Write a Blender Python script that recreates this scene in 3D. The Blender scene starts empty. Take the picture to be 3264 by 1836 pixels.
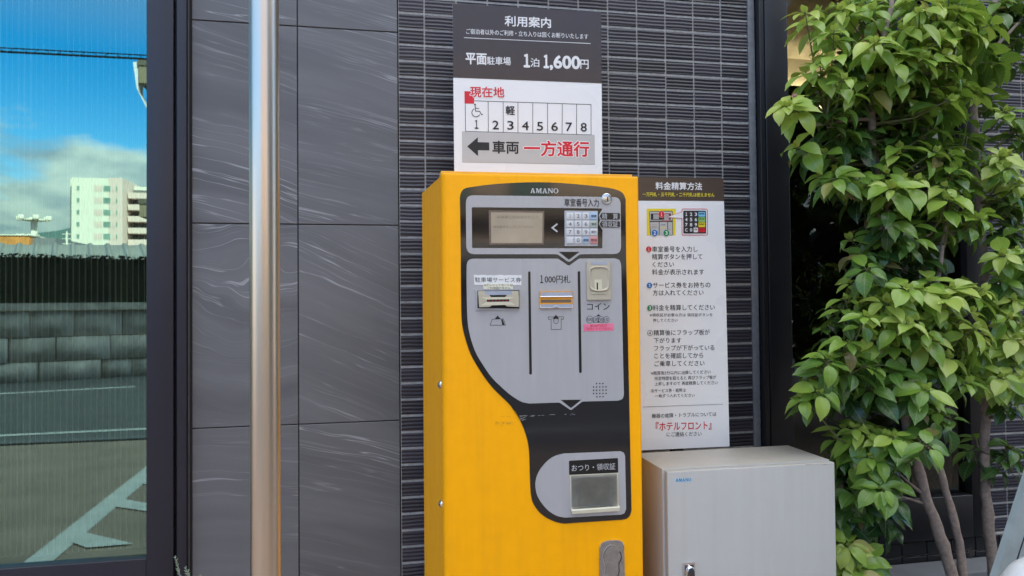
import bpy, bmesh, math, random
from mathutils import Matrix, Vector
random.seed(7)
scene = bpy.context.scene
COL = scene.collection
R = math.radians
def lin(r, g, b, k=1.0):
    f = lambda c: ((c/255.0+0.055)/1.055)**2.4 if c > 10 else c/255.0/12.92
    return (f(r)*k, f(g)*k, f(b)*k, 1.0)

# ------------------------------------------------------------------ camera
GZ = 1.64                                     # survey datum above the ground
CF = 2251.49                                  # focal length in pixels of the 3264 px wide photograph
CP = Vector((0.2294, -2.2043, -0.2375+GZ))
YAW, PITCH, ROLL = 0.1902, 0.0188, -0.0092
FW = Vector((math.sin(YAW)*math.cos(PITCH), math.cos(YAW)*math.cos(PITCH), math.sin(PITCH)))
_r = Vector((math.cos(YAW), -math.sin(YAW), 0)); _u = _r.cross(FW)
RT = _r*math.cos(ROLL)+_u*math.sin(ROLL); UP = -_r*math.sin(ROLL)+_u*math.cos(ROLL)
cam = bpy.data.cameras.new('camera'); camo = bpy.data.objects.new('camera', cam); COL.objects.link(camo)
camo.matrix_world = Matrix(((RT.x, UP.x, -FW.x, CP.x), (RT.y, UP.y, -FW.y, CP.y), (RT.z, UP.z, -FW.z, CP.z), (0, 0, 0, 1)))
cam.sensor_width = 36.0; cam.lens = CF/3264*36; cam.clip_start = 0.05; cam.clip_end = 5000
cam.dof.use_dof = True; cam.dof.focus_distance = 1.75; cam.dof.aperture_fstop = 9.0
scene.camera = camo
def ray(u, v): return FW*CF + RT*(u-1632) - UP*(v-918)
def at(u, v, Y):                               # surveyed point of the photograph on the plane y = Y
    d = ray(u, v); return CP + d*((Y-CP.y)/d.y)
def atz(u, v, Z):
    d = ray(u, v); return CP + d*((Z-CP.z)/d.z)
def dd(x, y): return (x*1.2671, y*1.2671)

# ------------------------------------------------------------------ light
SUN_EL, SUN_AZ = R(41), R(32)                  # the sun stands behind the hotel, to the right
sun = bpy.data.lights.new('sun', 'SUN'); suno = bpy.data.objects.new('sun', sun); COL.objects.link(suno)
sun.energy = 4.0; sun.angle = R(0.5); sun.color = (1.0, 0.94, 0.85)
sd = Vector((math.sin(SUN_AZ)*math.cos(SUN_EL), math.cos(SUN_AZ)*math.cos(SUN_EL), math.sin(SUN_EL)))
suno.rotation_euler = sd.to_track_quat('Z', 'Y').to_euler()
scene.view_settings.view_transform = 'Standard'; scene.view_settings.look = 'None'
scene.view_settings.exposure = 2.25; scene.view_settings.gamma = 1.0
try: scene.view_settings.use_curve_mapping = False
except Exception: pass

class NT:
    """small helper to write node trees"""
    def __init__(s, tree): s.t = tree; s.n = tree.nodes; s.l = tree.links
    def add(s, typ, **kw):
        n = s.n.new(typ)
        for k, v in kw.items():
            if k.startswith('i_'): n.inputs[k[2:].replace('_', ' ')].default_value = v
            else: setattr(n, k, v)
        return n
    def link(s, a, b): s.l.new(a, b)
    def math(s, op, a, b=None, c=None, clamp=False):
        n = s.n.new('ShaderNodeMath'); n.operation = op; n.use_clamp = clamp
        for i, x in enumerate((a, b, c)):
            if x is None: continue
            if isinstance(x, (int, float)): n.inputs[i].default_value = x
            else: s.l.new(x, n.inputs[i])
        return n.outputs[0]
    def mix(s, f, a, b, blend='MIX'):
        n = s.n.new('ShaderNodeMix'); n.data_type = 'RGBA'; n.blend_type = blend
        for i, x in ((0, f), (6, a), (7, b)):
            if isinstance(x, (int, float)): n.inputs[i].default_value = x
            elif isinstance(x, tuple): n.inputs[i].default_value = x
            else: s.l.new(x, n.inputs[i])
        return n.outputs[2]
    def ramp(s, f, stops, interp='LINEAR'):
        n = s.n.new('ShaderNodeValToRGB'); n.color_ramp.interpolation = interp
        e = n.color_ramp.elements
        while len(e) < len(stops): e.new(0.5)
        for i, (p, c) in enumerate(stops):
            e[i].position = p; e[i].color = c if isinstance(c, tuple) else (c, c, c, 1)
        s.l.new(f, n.inputs[0]); return n.outputs[0]

world = bpy.data.worlds.new('World'); scene.world = world; world.use_nodes = True
w = NT(world.node_tree); w.n.clear()
sky = w.add('ShaderNodeTexSky'); sky.sky_type = 'NISHITA'; sky.sun_disc = False
sky.sun_elevation = SUN_EL; sky.sun_rotation = SUN_AZ; sky.altitude = 50; sky.air_density = 1.0; sky.dust_density = 0.6; sky.ozone_density = 1.6
tc = w.add('ShaderNodeTexCoord'); sp = w.add('ShaderNodeSeparateXYZ'); w.link(tc.outputs['Generated'], sp.inputs[0])
zc = w.math('MAXIMUM', sp.outputs[2], 0.0)
den = w.math('ADD', zc, 0.26)
cb = w.add('ShaderNodeCombineXYZ'); w.link(w.math('DIVIDE', sp.outputs[0], den), cb.inputs[0]); w.link(w.math('DIVIDE', sp.outputs[1], den), cb.inputs[1])
nz = w.add('ShaderNodeTexNoise', i_Scale=1.5, i_Detail=10.0, i_Roughness=0.55, i_Distortion=0.2); w.link(cb.outputs[0], nz.inputs['Vector'])
# banks of cloud low over the hills, a clear band above them, unseen white cloud added overhead to neutralise the sky light
prof = w.ramp(zc, [(0.0, 0.40), (0.13, 0.31), (0.19, 0.17), (0.235, 0.0), (0.40, 0.0), (0.60, 0.24), (1.0, 0.34)])
prof = w.math('ADD', prof, 0.0)
cl = w.math('ADD', nz.outputs['Fac'], prof)
mask = w.ramp(cl, [(0.63, 0.0), (0.74, 1.0)])
shade = w.add('ShaderNodeTexNoise', i_Scale=3.2, i_Detail=6.0, i_Roughness=0.6); w.link(cb.outputs[0], shade.inputs['Vector'])
ccol = w.mix(w.ramp(shade.outputs['Fac'], [(0.38, 0.0), (0.62, 1.0)]), (3.6, 4.1, 4.8, 1), (8.6, 8.4, 7.9, 1))
ccol = w.mix(1.0, ccol, w.ramp(zc, [(0.10, 0.50), (0.32, 1.0)]), 'MULTIPLY')     # cloud colour dimmed low down
hs = w.add('ShaderNodeHueSaturation', i_Saturation=1.5, i_Value=1.0); w.link(sky.outputs[0], hs.inputs['Color'])
w.link(w.math('MULTIPLY', w.ramp(zc, [(0.30, 1.0), (0.50, 0.40)]), 1.6), hs.inputs['Saturation'])
mixd = w.mix(w.math('MULTIPLY', mask, 0.92), hs.outputs[0], ccol)
bg = w.add('ShaderNodeBackground', i_Strength=0.10); w.link(mixd, bg.inputs[0])
wo = w.add('ShaderNodeOutputWorld'); w.link(bg.outputs[0], wo.inputs[0])

# ------------------------------------------------------------------ materials
def mat(name, col, rough=0.5, metal=0.0, var=0.06, vscale=30.0, bump=0.0, bscale=300.0, rvar=0.08, spec=0.5, coat=0.0, emit=None, aniso=0.0):
    m = bpy.data.materials.new(name); m.use_nodes = True
    t = NT(m.node_tree); b = t.n['Principled BSDF']
    tc = t.add('ShaderNodeTexCoord')
    n1 = t.add('ShaderNodeTexNoise', i_Scale=vscale, i_Detail=5.0, i_Roughness=0.6); t.link(tc.outputs['Object'], n1.inputs['Vector'])
    if len(col) == 3: col = (*col, 1)
    dk = tuple(c*(1-var) for c in col[:3])+(1,); lt = tuple(min(1, c*(1+var)) for c in col[:3])+(1,)
    t.link(t.mix(t.ramp(n1.outputs['Fac'], [(0.3, 0.0), (0.7, 1.0)]), dk, lt), b.inputs['Base Color'])
    b.inputs['Metallic'].default_value = metal
    b.inputs['Specular IOR Level'].default_value = spec
    b.inputs['Coat Weight'].default_value = coat; b.inputs['Coat Roughness'].default_value = 0.05
    mr = t.add('ShaderNodeMapRange'); mr.inputs[3].default_value = max(0.02, rough-rvar); mr.inputs[4].default_value = min(1, rough+rvar)
    n2 = t.add('ShaderNodeTexNoise', i_Scale=vscale*0.4, i_Detail=4.0); t.link(tc.outputs['Object'], n2.inputs['Vector'])
    t.link(n2.outputs['Fac'], mr.inputs[0]); t.link(mr.outputs[0], b.inputs['Roughness'])
    if bump:
        n3 = t.add('ShaderNodeTexNoise', i_Scale=bscale, i_Detail=2.0); t.link(tc.outputs['Object'], n3.inputs['Vector'])
        bp = t.add('ShaderNodeBump', i_Strength=bump, i_Distance=0.001); t.link(n3.outputs['Fac'], bp.inputs['Height']); t.link(bp.outputs[0], b.inputs['Normal'])
    if emit:
        b.inputs['Emission Color'].default_value = (*emit[0], 1); b.inputs['Emission Strength'].default_value = emit[1]
    m['bsdf'] = b.name
    return m
M = {}
M['yellow'] = mat('yellow_paint', (0.93, 0.40, 0.002), 0.45, var=0.03, bump=0.25, bscale=420, spec=0.14)
M['yellow_edge'] = mat('yellow_paint_edge', (0.86, 0.42, 0.02), 0.35, bump=0.15)
M['black_gloss'] = mat('black_film', (0.011, 0.010, 0.012), 0.07, var=0.1, rvar=0.03, bump=0.16, bscale=9, spec=0.7)
M['black'] = mat('black_print', (0.010, 0.010, 0.011), 0.30, var=0.1)
M['silver'] = mat('silver_print', (0.45, 0.45, 0.475), 0.32, metal=0.12, var=0.04, vscale=8, rvar=0.06, bump=0.06, bscale=9)
M['silver_line'] = mat('silver_line', (0.42, 0.42, 0.45), 0.35, metal=0.1)
M['ink'] = mat('black_ink', (0.012, 0.012, 0.014), 0.4)
M['lightgrey_ink'] = mat('light_grey_ink', (0.55, 0.55, 0.57), 0.4)
M['white_ink'] = mat('white_ink', (0.80, 0.80, 0.82), 0.4)
M['red_ink'] = mat('red_ink', (0.64, 0.012, 0.03), 0.4)
M['yellow_ink'] = mat('yellow_ink', (0.80, 0.66, 0.03), 0.4)
M['blue_ink'] = mat('blue_ink', (0.0, 0.15, 0.52), 0.4)
M['cyan_ink'] = mat('cyan_ink', (0.01, 0.22, 0.46), 0.4)
M['green_ink'] = mat('green_ink', (0.0, 0.25, 0.10), 0.4)
M['skyblue_ink'] = mat('sky_blue_ink', (0.22, 0.58, 0.85), 0.4)
M['leafgreen_ink'] = mat('light_green_ink', (0.28, 0.58, 0.16), 0.4)
M['grey_ink'] = mat('grey_ink', (0.40, 0.40, 0.40), 0.4)
M['darkgrey_ink'] = mat('dark_grey_ink', (0.035, 0.035, 0.04), 0.4)
M['sign_brown'] = mat('sign_brown', (0.068, 0.048, 0.039), 0.22, var=0.04, spec=0.5)
M['sign_white'] = mat('sign_white', (0.84, 0.845, 0.87), 0.28, var=0.015, vscale=6)
M['sign_edge'] = mat('sign_edge', (0.75, 0.75, 0.76), 0.5)
M['pink'] = mat('pink_sticker', (0.80, 0.20, 0.33), 0.5)
M['paper'] = mat('white_sticker', (0.78, 0.78, 0.78), 0.5, var=0.03)
M['cream_paper'] = mat('cream_sticker', (0.74, 0.72, 0.58), 0.5, var=0.03)
M['beige'] = mat('beige_plastic', (0.50, 0.45, 0.35), 0.38, var=0.04)
M['cream'] = mat('cream_plastic', (0.66, 0.62, 0.48), 0.35, var=0.04)
M['tray'] = mat('tray_grey', (0.40, 0.385, 0.32), 0.15, var=0.20, vscale=22)
M['clear_plate'] = mat('grey_clear_plate', (0.38, 0.41, 0.50), 0.12, var=0.12, vscale=40)
M['lcd'] = mat('lcd_screen', (0.42, 0.35, 0.26), 0.10, var=0.10, vscale=14, rvar=0.03)
M['lcd_frame'] = mat('lcd_frame', (0.17, 0.12, 0.10), 0.25)
M['lcd_text'] = mat('lcd_text', (0.28, 0.23, 0.18), 0.2)
M['key'] = mat('key_white', (0.64, 0.64, 0.66), 0.35, var=0.03)
M['key_plate'] = mat('keypad_plate', (0.46, 0.47, 0.50), 0.35)
M['key_blue'] = mat('key_blue', (0.38, 0.52, 0.70), 0.35)
M['key_green'] = mat('key_pale_green', (0.44, 0.50, 0.46), 0.35)
M['key_red'] = mat('key_red', (0.62, 0.26, 0.26), 0.35)
M['key_ink'] = mat('key_ink', (0.16, 0.16, 0.17), 0.4)
M['chrome'] = mat('chrome', (0.78, 0.78, 0.80), 0.10, metal=1.0, var=0.03, rvar=0.04)
M['steel'] = mat('worn_steel', (0.40, 0.41, 0.43), 0.28, metal=0.9, var=0.14, vscale=60, bump=0.25, bscale=240)
M['dark_metal'] = mat('dark_metal', (0.10, 0.10, 0.11), 0.25, metal=0.8)
M['orange'] = mat('orange_plastic', (0.80, 0.34, 0.02), 0.3)
M['greybox'] = mat('grey_cabinet_paint', (0.47, 0.465, 0.455), 0.42, var=0.03, vscale=5, bump=0.22, bscale=500)
M['frame_dark'] = mat('window_frame_navy', (0.014, 0.013, 0.024), 0.38, var=0.08, spec=0.5)
M['frame_black'] = mat('window_frame_black', (0.010, 0.010, 0.013), 0.35, var=0.08)
M['gasket'] = mat('black_gasket', (0.004, 0.004, 0.005), 0.6)
M['grout_dark'] = mat('dark_joint', (0.022, 0.021, 0.023), 0.8)
M['grout'] = mat('grey_joint', (0.38, 0.37, 0.365), 0.9, var=0.25, vscale=80)
M['trim'] = mat('grey_tile_trim', (0.20, 0.21, 0.235), 0.35, var=0.15, vscale=40)
M['bark'] = mat('bark', (0.27, 0.21, 0.18), 0.8, var=0.28, vscale=70, bump=0.7, bscale=90)
M['twig'] = mat('twig', (0.11, 0.12, 0.045), 0.7, var=0.2)
M['wood_white'] = mat('white_plastic', (0.74, 0.76, 0.78), 0.3, var=0.03)
M['plank'] = mat('pale_panel', (0.30, 0.35, 0.36), 0.45, var=0.12, vscale=18)
M['hotel'] = mat('hotel_render', (0.10, 0.10, 0.105), 0.7)
M['room'] = mat('room_dark', (0.02, 0.019, 0.018), 0.8)
M['room_ceiling'] = mat('room_ceiling', (0.42, 0.38, 0.29), 0.6)
M['cove'] = mat('cove_lamp', (0.9, 0.85, 0.6), 0.5, emit=((1.0, 0.86, 0.55), 16.0))
M['curtain'] = mat('curtain', (0.86, 0.82, 0.70), 0.8, var=0.15, vscale=8)
M['asphalt'] = mat('asphalt', (0.12, 0.125, 0.13), 0.85, var=0.25, vscale=3, bump=0.5, bscale=120)
M['paving'] = mat('block_paving', (0.36, 0.27, 0.215), 0.8, var=0.22, vscale=2.5, bump=0.4, bscale=60)
M['earth'] = mat('earth', (0.13, 0.12, 0.09), 0.9, var=0.3, vscale=0.2)
M['road_paint'] = mat('road_paint', (0.74, 0.75, 0.74), 0.7, var=0.12, vscale=6)
M['stone_old'] = mat('granite_block', (0.68, 0.61, 0.57), 0.85, var=0.35, vscale=3, bump=0.8, bscale=12)
M['hedge'] = mat('hedge_leaf', (0.008, 0.015, 0.005), 0.6, var=0.5, vscale=6)
M['roof_sheet'] = mat('roof_sheet', (0.17, 0.175, 0.17), 0.5, var=0.15, vscale=1)
M['apt'] = mat('apartment_white', (0.64, 0.61, 0.52), 0.8, var=0.03, vscale=0.1)
M['apt_pink'] = mat('apartment_pink', (0.60, 0.47, 0.42), 0.8, var=0.03, vscale=0.1)
M['apt_win'] = mat('apartment_window', (0.16, 0.26, 0.22), 0.2, var=0.2, vscale=0.3)
M['apt_dark'] = mat('balcony_recess', (0.12, 0.12, 0.115), 0.7)
M['blind_dark'] = mat('blind_sheet', (0.16, 0.15, 0.12), 0.9)
M['eave'] = mat('brown_eave', (0.19, 0.155, 0.105), 0.7)
M['hill'] = mat('wooded_hill', (0.045, 0.095, 0.085), 0.9, var=0.3, vscale=0.03)  # teal of the distant air is mixed into the hill's own green
M['house_tan'] = mat('tan_house_wall', (0.48, 0.37, 0.26), 0.8, var=0.06, vscale=0.6)
M['house_dark'] = mat('dark_eave', (0.09, 0.08, 0.06), 0.6)
M['house_pale'] = mat('pale_gutter', (0.60, 0.62, 0.68), 0.6)
M['orange_wall'] = mat('orange_wall', (0.55, 0.22, 0.05), 0.8, var=0.25, vscale=0.4)
M['cable'] = mat('cable', (0.02, 0.02, 0.022), 0.6)
M['juniper'] = mat('juniper', (0.24, 0.36, 0.28), 0.7, var=0.2, vscale=60)
M['soil'] = mat('planter_soil', (0.035, 0.028, 0.022), 0.95, var=0.4, vscale=40, bump=0.8, bscale=60)
M['kerb'] = mat('grey_kerb', (0.16, 0.165, 0.18), 0.7, var=0.1, vscale=10)

def weather(m, dirt, amount, dust=0.0):
    """rain streaks, and settled dust on faces that look up"""
    t = NT(m.node_tree); b = t.n['Principled BSDF']; src = b.inputs['Base Color'].links[0].from_socket
    tc = t.add('ShaderNodeTexCoord'); mp = t.add('ShaderNodeMapping'); mp.inputs['Scale'].default_value = (38, 38, 1.6); t.link(tc.outputs['Object'], mp.inputs[0])
    n = t.add('ShaderNodeTexNoise', i_Scale=1.0, i_Detail=5.0, i_Roughness=0.65); t.link(mp.outputs[0], n.inputs['Vector'])
    n2 = t.add('ShaderNodeTexNoise', i_Scale=4.0, i_Detail=5.0); t.link(tc.outputs['Object'], n2.inputs['Vector'])
    f = t.math('MULTIPLY', t.math('MULTIPLY', t.ramp(n.outputs['Fac'], [(0.42, 0.0), (0.75, 1.0)]), t.ramp(n2.outputs['Fac'], [(0.35, 0.15), (0.65, 1.0)])), amount)
    c = t.mix(f, src, (*dirt, 1))
    if dust:
        g = t.add('ShaderNodeNewGeometry'); s = t.add('ShaderNodeSeparateXYZ'); t.link(g.outputs['Normal'], s.inputs[0])
        c = t.mix(t.math('MULTIPLY', t.math('MULTIPLY', t.ramp(s.outputs[2], [(0.6, 0.0), (0.9, 1.0)]), t.ramp(n2.outputs['Fac'], [(0.3, 0.5), (0.7, 1.0)])), dust), c, (0.40, 0.35, 0.27, 1))
    t.link(c, b.inputs['Base Color'])
weather(M['yellow'], (0.42, 0.19, 0.02), 0.30, 0.35); weather(M['greybox'], (0.30, 0.27, 0.22), 0.30, 0.60); weather(M['silver'], (0.25, 0.24, 0.24), 0.30)
def glass_mat(name, refl, tint_r, tint_t, rough=0.0, bump=0.0):
    m = bpy.data.materials.new(name); m.use_nodes = True; t = NT(m.node_tree); t.n.clear()
    o = t.add('ShaderNodeOutputMaterial'); mx = t.add('ShaderNodeMixShader')
    g = t.add('ShaderNodeBsdfGlossy', i_Roughness=rough); g.inputs['Color'].default_value = (*tint_r, 1)
    tr = t.add('ShaderNodeBsdfTransparent'); tr.inputs['Color'].default_value = (*tint_t, 1)
    fr = t.add('ShaderNodeFresnel', i_IOR=1.5)
    f = t.math('ADD', t.math('MULTIPLY', fr.outputs[0], 1.0-refl), refl, clamp=True)
    t.link(f, mx.inputs[0]); t.link(tr.outputs[0], mx.inputs[1]); t.link(g.outputs[0], mx.inputs[2])
    if bump:
        tc = t.add('ShaderNodeTexCoord'); n = t.add('ShaderNodeTexNoise', i_Scale=2.5, i_Detail=2.0); t.link(tc.outputs['Object'], n.inputs['Vector'])
        bp = t.add('ShaderNodeBump', i_Strength=bump, i_Distance=0.01); t.link(n.outputs['Fac'], bp.inputs['Height']); t.link(bp.outputs[0], g.inputs['Normal'])
    t.link(mx.outputs[0], o.inputs[0]); return m
M['mirror_glass'] = glass_mat('coated_window_glass', 0.62, (0.31, 0.47, 0.41), (0.85, 0.90, 0.80), 0.0)
M['dark_glass'] = glass_mat('dark_window_glass', 0.02, (0.9, 0.95, 0.9), (0.55, 0.56, 0.52))
M['flap'] = glass_mat('clear_flap', 0.05, (0.9, 0.92, 0.95), (0.86, 0.86, 0.84))

def stainless():
    m = bpy.data.materials.new('stainless_pole'); m.use_nodes = True; t = NT(m.node_tree); b = t.n['Principled BSDF']
    b.inputs['Base Color'].default_value = (0.69, 0.575, 0.465, 1); b.inputs['Metallic'].default_value = 1.0
    tc = t.add('ShaderNodeTexCoord'); mp = t.add('ShaderNodeMapping'); mp.inputs['Scale'].default_value = (160, 160, 1.2); t.link(tc.outputs['Object'], mp.inputs[0])
    n = t.add('ShaderNodeTexNoise', i_Scale=1.0, i_Detail=4.0); t.link(mp.outputs[0], n.inputs['Vector'])
    mr = t.add('ShaderNodeMapRange'); mr.inputs[3].default_value = 0.24; mr.inputs[4].default_value = 0.42; t.link(n.outputs['Fac'], mr.inputs[0]); t.link(mr.outputs[0], b.inputs['Roughness'])
    bp = t.add('ShaderNodeBump', i_Strength=0.12, i_Distance=0.001); t.link(n.outputs['Fac'], bp.inputs['Height']); t.link(bp.outputs[0], b.inputs['Normal'])
    return m
M['stainless'] = stainless()

def slate():
    """dark porcelain slate: per-tile vein direction and offset come from the UVs (rotated, shifted per tile)"""
    m = bpy.data.materials.new('slate_tile'); m.use_nodes = True; t = NT(m.node_tree); b = t.n['Principled BSDF']
    uv = t.add('ShaderNodeUVMap'); uv.uv_map = 'veins'
    at_ = t.add('ShaderNodeAttribute'); at_.attribute_name = 'swirl'
    warp = t.add('ShaderNodeTexNoise', i_Scale=2.2, i_Detail=3.0, i_Roughness=0.5); t.link(uv.outputs[0], warp.inputs['Vector'])
    sub = t.add('ShaderNodeVectorMath', operation='SUBTRACT'); t.link(warp.outputs['Color'], sub.inputs[0]); sub.inputs[1].default_value = (0.5, 0.5, 0.5)
    sc = t.add('ShaderNodeVectorMath', operation='SCALE'); t.link(sub.outputs[0], sc.inputs[0]); t.link(at_.outputs['Fac'], sc.inputs['Scale'])
    ad = t.add('ShaderNodeVectorMath', operation='ADD'); t.link(uv.outputs[0], ad.inputs[0]); t.link(sc.outputs[0], ad.inputs[1])
    def layer(sx, sy, detail, width, seed):
        mp = t.add('ShaderNodeMapping'); mp.inputs['Scale'].default_value = (sx, sy, 1.0); mp.inputs['Location'].default_value = (seed, seed*1.7, seed)
        t.link(ad.outputs[0], mp.inputs[0])
        n = t.add('ShaderNodeTexNoise', i_Scale=1.0, i_Detail=detail, i_Roughness=0.55); t.link(mp.outputs[0], n.inputs['Vector'])
        d = t.math('ABSOLUTE', t.math('SUBTRACT', n.outputs['Fac'], 0.5))
        v = t.math('SUBTRACT', 1.0, t.math('DIVIDE', d, width), clamp=True)
        return v, n.outputs['Fac']
    v1, _ = layer(0.65, 18.0, 4.0, 0.010, 3.1)
    v2, _ = layer(1.0, 38.0, 3.0, 0.014, 7.7)
    _, band = layer(1.1, 11.0, 4.0, 0.1, 12.3)
    _, msk = layer(0.9, 5.0, 3.0, 0.1, 21.9)
    msk1 = t.ramp(msk, [(0.44, 0.0), (0.60, 1.0)])
    _, msb = layer(1.6, 7.0, 3.0, 0.1, 33.3)
    msk2 = t.ramp(msb, [(0.44, 0.0), (0.60, 1.0)])
    vein = t.math('ADD', t.math('MULTIPLY', v1, msk1), t.math('MULTIPLY', t.math('MULTIPLY', v2, msk2), 0.32), clamp=True)
    grain = t.add('ShaderNodeTexNoise', i_Scale=420.0, i_Detail=2.0); t.link(uv.outputs[0], grain.inputs['Vector'])
    base = t.mix(t.ramp(band, [(0.34, 0.0), (0.66, 1.0)]), (0.090, 0.090, 0.100, 1), (0.135, 0.136, 0.150, 1))
    base = t.mix(t.math('MULTIPLY', t.math('SUBTRACT', grain.outputs['Fac'], 0.35, clamp=True), 0.16), base, (0.30, 0.29, 0.29, 1))
    tone = t.add('ShaderNodeAttribute'); tone.attribute_name = 'tone'
    base = t.mix(tone.outputs['Fac'], base, (0.160, 0.162, 0.178, 1))
    t.link(t.mix(t.math('MULTIPLY', vein, 0.74), base, (0.40, 0.41, 0.44, 1)), b.inputs['Base Color'])
    b.inputs['Roughness'].default_value = 0.44; b.inputs['Specular IOR Level'].default_value = 0.5
    h = t.math('ADD', t.math('MULTIPLY', band, 0.6), t.math('MULTIPLY', grain.outputs['Fac'], 0.25))
    bp = t.add('ShaderNodeBump', i_Strength=0.22, i_Distance=0.002); t.link(h, bp.inputs['Height']); t.link(bp.outputs[0], b.inputs['Normal'])
    return m
M['slate'] = slate()

def ceramic_mat():
    m = bpy.data.materials.new('glazed_rib_tile'); m.use_nodes = True; t = NT(m.node_tree); b = t.n['Principled BSDF']
    a = t.add('ShaderNodeAttribute'); a.attribute_name = 'shade'
    tc = t.add('ShaderNodeTexCoord'); n = t.add('ShaderNodeTexNoise', i_Scale=55.0, i_Detail=4.0); t.link(tc.outputs['Object'], n.inputs['Vector'])
    c = t.mix(a.outputs['Fac'], (0.010, 0.010, 0.022, 1), (0.034, 0.032, 0.052, 1))
    c = t.mix(t.math('MULTIPLY', n.outputs['Fac'], 0.35), c, (0.055, 0.045, 0.045, 1))
    n2 = t.add('ShaderNodeTexNoise', i_Scale=260.0, i_Detail=2.0); t.link(tc.outputs['Object'], n2.inputs['Vector'])
    c = t.mix(t.ramp(n2.outputs['Fac'], [(0.76, 0.0), (0.80, 0.5)]), c, (0.4, 0.38, 0.36, 1))
    t.link(c, b.inputs['Base Color'])
    mr = t.add('ShaderNodeMapRange'); mr.inputs[3].default_value = 0.34; mr.inputs[4].default_value = 0.52; t.link(n.outputs['Fac'], mr.inputs[0]); t.link(mr.outputs[0], b.inputs['Roughness'])
    b.inputs['Specular IOR Level'].default_value = 0.6
    return m
M['rib'] = ceramic_mat()

def leaf_mat():
    m = bpy.data.materials.new('broad_leaf'); m.use_nodes = True; t = NT(m.node_tree); b = t.n['Principled BSDF']; o = t.n['Material Output']
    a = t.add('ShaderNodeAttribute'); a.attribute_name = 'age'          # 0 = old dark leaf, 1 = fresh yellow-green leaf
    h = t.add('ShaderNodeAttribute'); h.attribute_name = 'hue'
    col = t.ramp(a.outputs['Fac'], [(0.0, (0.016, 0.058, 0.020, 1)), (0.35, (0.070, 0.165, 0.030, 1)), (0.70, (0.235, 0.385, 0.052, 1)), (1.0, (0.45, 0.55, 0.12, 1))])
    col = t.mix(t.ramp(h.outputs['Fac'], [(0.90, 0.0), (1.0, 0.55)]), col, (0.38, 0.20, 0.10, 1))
    uv = t.add('ShaderNodeUVMap'); uv.uv_map = 'leaf'; s = t.add('ShaderNodeSeparateXYZ'); t.link(uv.outputs[0], s.inputs[0])
    xx = t.math('ABSOLUTE', s.outputs[0])
    mid = t.ramp(xx, [(0.0, 1.0), (0.05, 0.0)])
    sv = t.math('SINE', t.math('MULTIPLY', t.math('SUBTRACT', s.outputs[1], t.math('MULTIPLY', xx, 0.28)), 44.0))
    side = t.math('MULTIPLY', t.ramp(sv, [(0.94, 0.0), (1.0, 1.0)]), 0.30)
    vein = t.math('MAXIMUM', t.math('MULTIPLY', mid, 0.55), side)
    col = t.mix(vein, col, (0.34, 0.44, 0.16, 1))
    t.link(col, b.inputs['Base Color']); b.inputs['Roughness'].default_value = 0.26; b.inputs['Specular IOR Level'].default_value = 0.5
    bp = t.add('ShaderNodeBump', i_Strength=0.25, i_Distance=0.001); t.link(t.math('MULTIPLY', vein, -1.0), bp.inputs['Height']); t.link(bp.outputs[0], b.inputs['Normal'])
    tr = t.add('ShaderNodeBsdfTranslucent'); t.link(t.mix(0.5, col, (0.30, 0.45, 0.05, 1)), tr.inputs['Color'])
    mx = t.add('ShaderNodeMixShader'); mx.inputs[0].default_value = 0.28
    t.link(b.outputs[0], mx.inputs[1]); t.link(tr.outputs[0], mx.inputs[2]); t.link(mx.outputs[0], o.inputs[0])
    return m
M['leaf'] = leaf_mat()

# ------------------------------------------------------------------ object helpers
def tag(o, label=None, cat=None, group=None, kind=None):
    if label: o['label'] = label
    if cat: o['category'] = cat
    if group: o['group'] = group
    if kind: o['kind'] = kind
    return o
class Frame:
    """a local frame: x along the face, y away from the viewer, z up"""
    def __init__(s, loc, rz=0.0):
        s.loc = Vector(loc); s.rz = rz; s.m = Matrix.Translation(s.loc) @ Matrix.Rotation(rz, 4, 'Z'); s.inv = s.m.inverted()
    def pix(s, uv, y=0.0):                     # surveyed point on the frame's plane y -> (x, z)
        a = s.inv @ CP; d = s.inv.to_3x3() @ ray(*uv); p = a + d*((y-a.y)/d.y); return (p.x, p.z)
WF = Frame((0, 0, 0))
def thing(name, fr, label, cat, group=None, kind=None):
    o = bpy.data.objects.new(name, None); o.empty_display_size = 0.1; COL.objects.link(o)
    o.location = fr.loc; o.rotation_euler = (0, 0, fr.rz); return tag(o, label, cat, group, kind)
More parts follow.
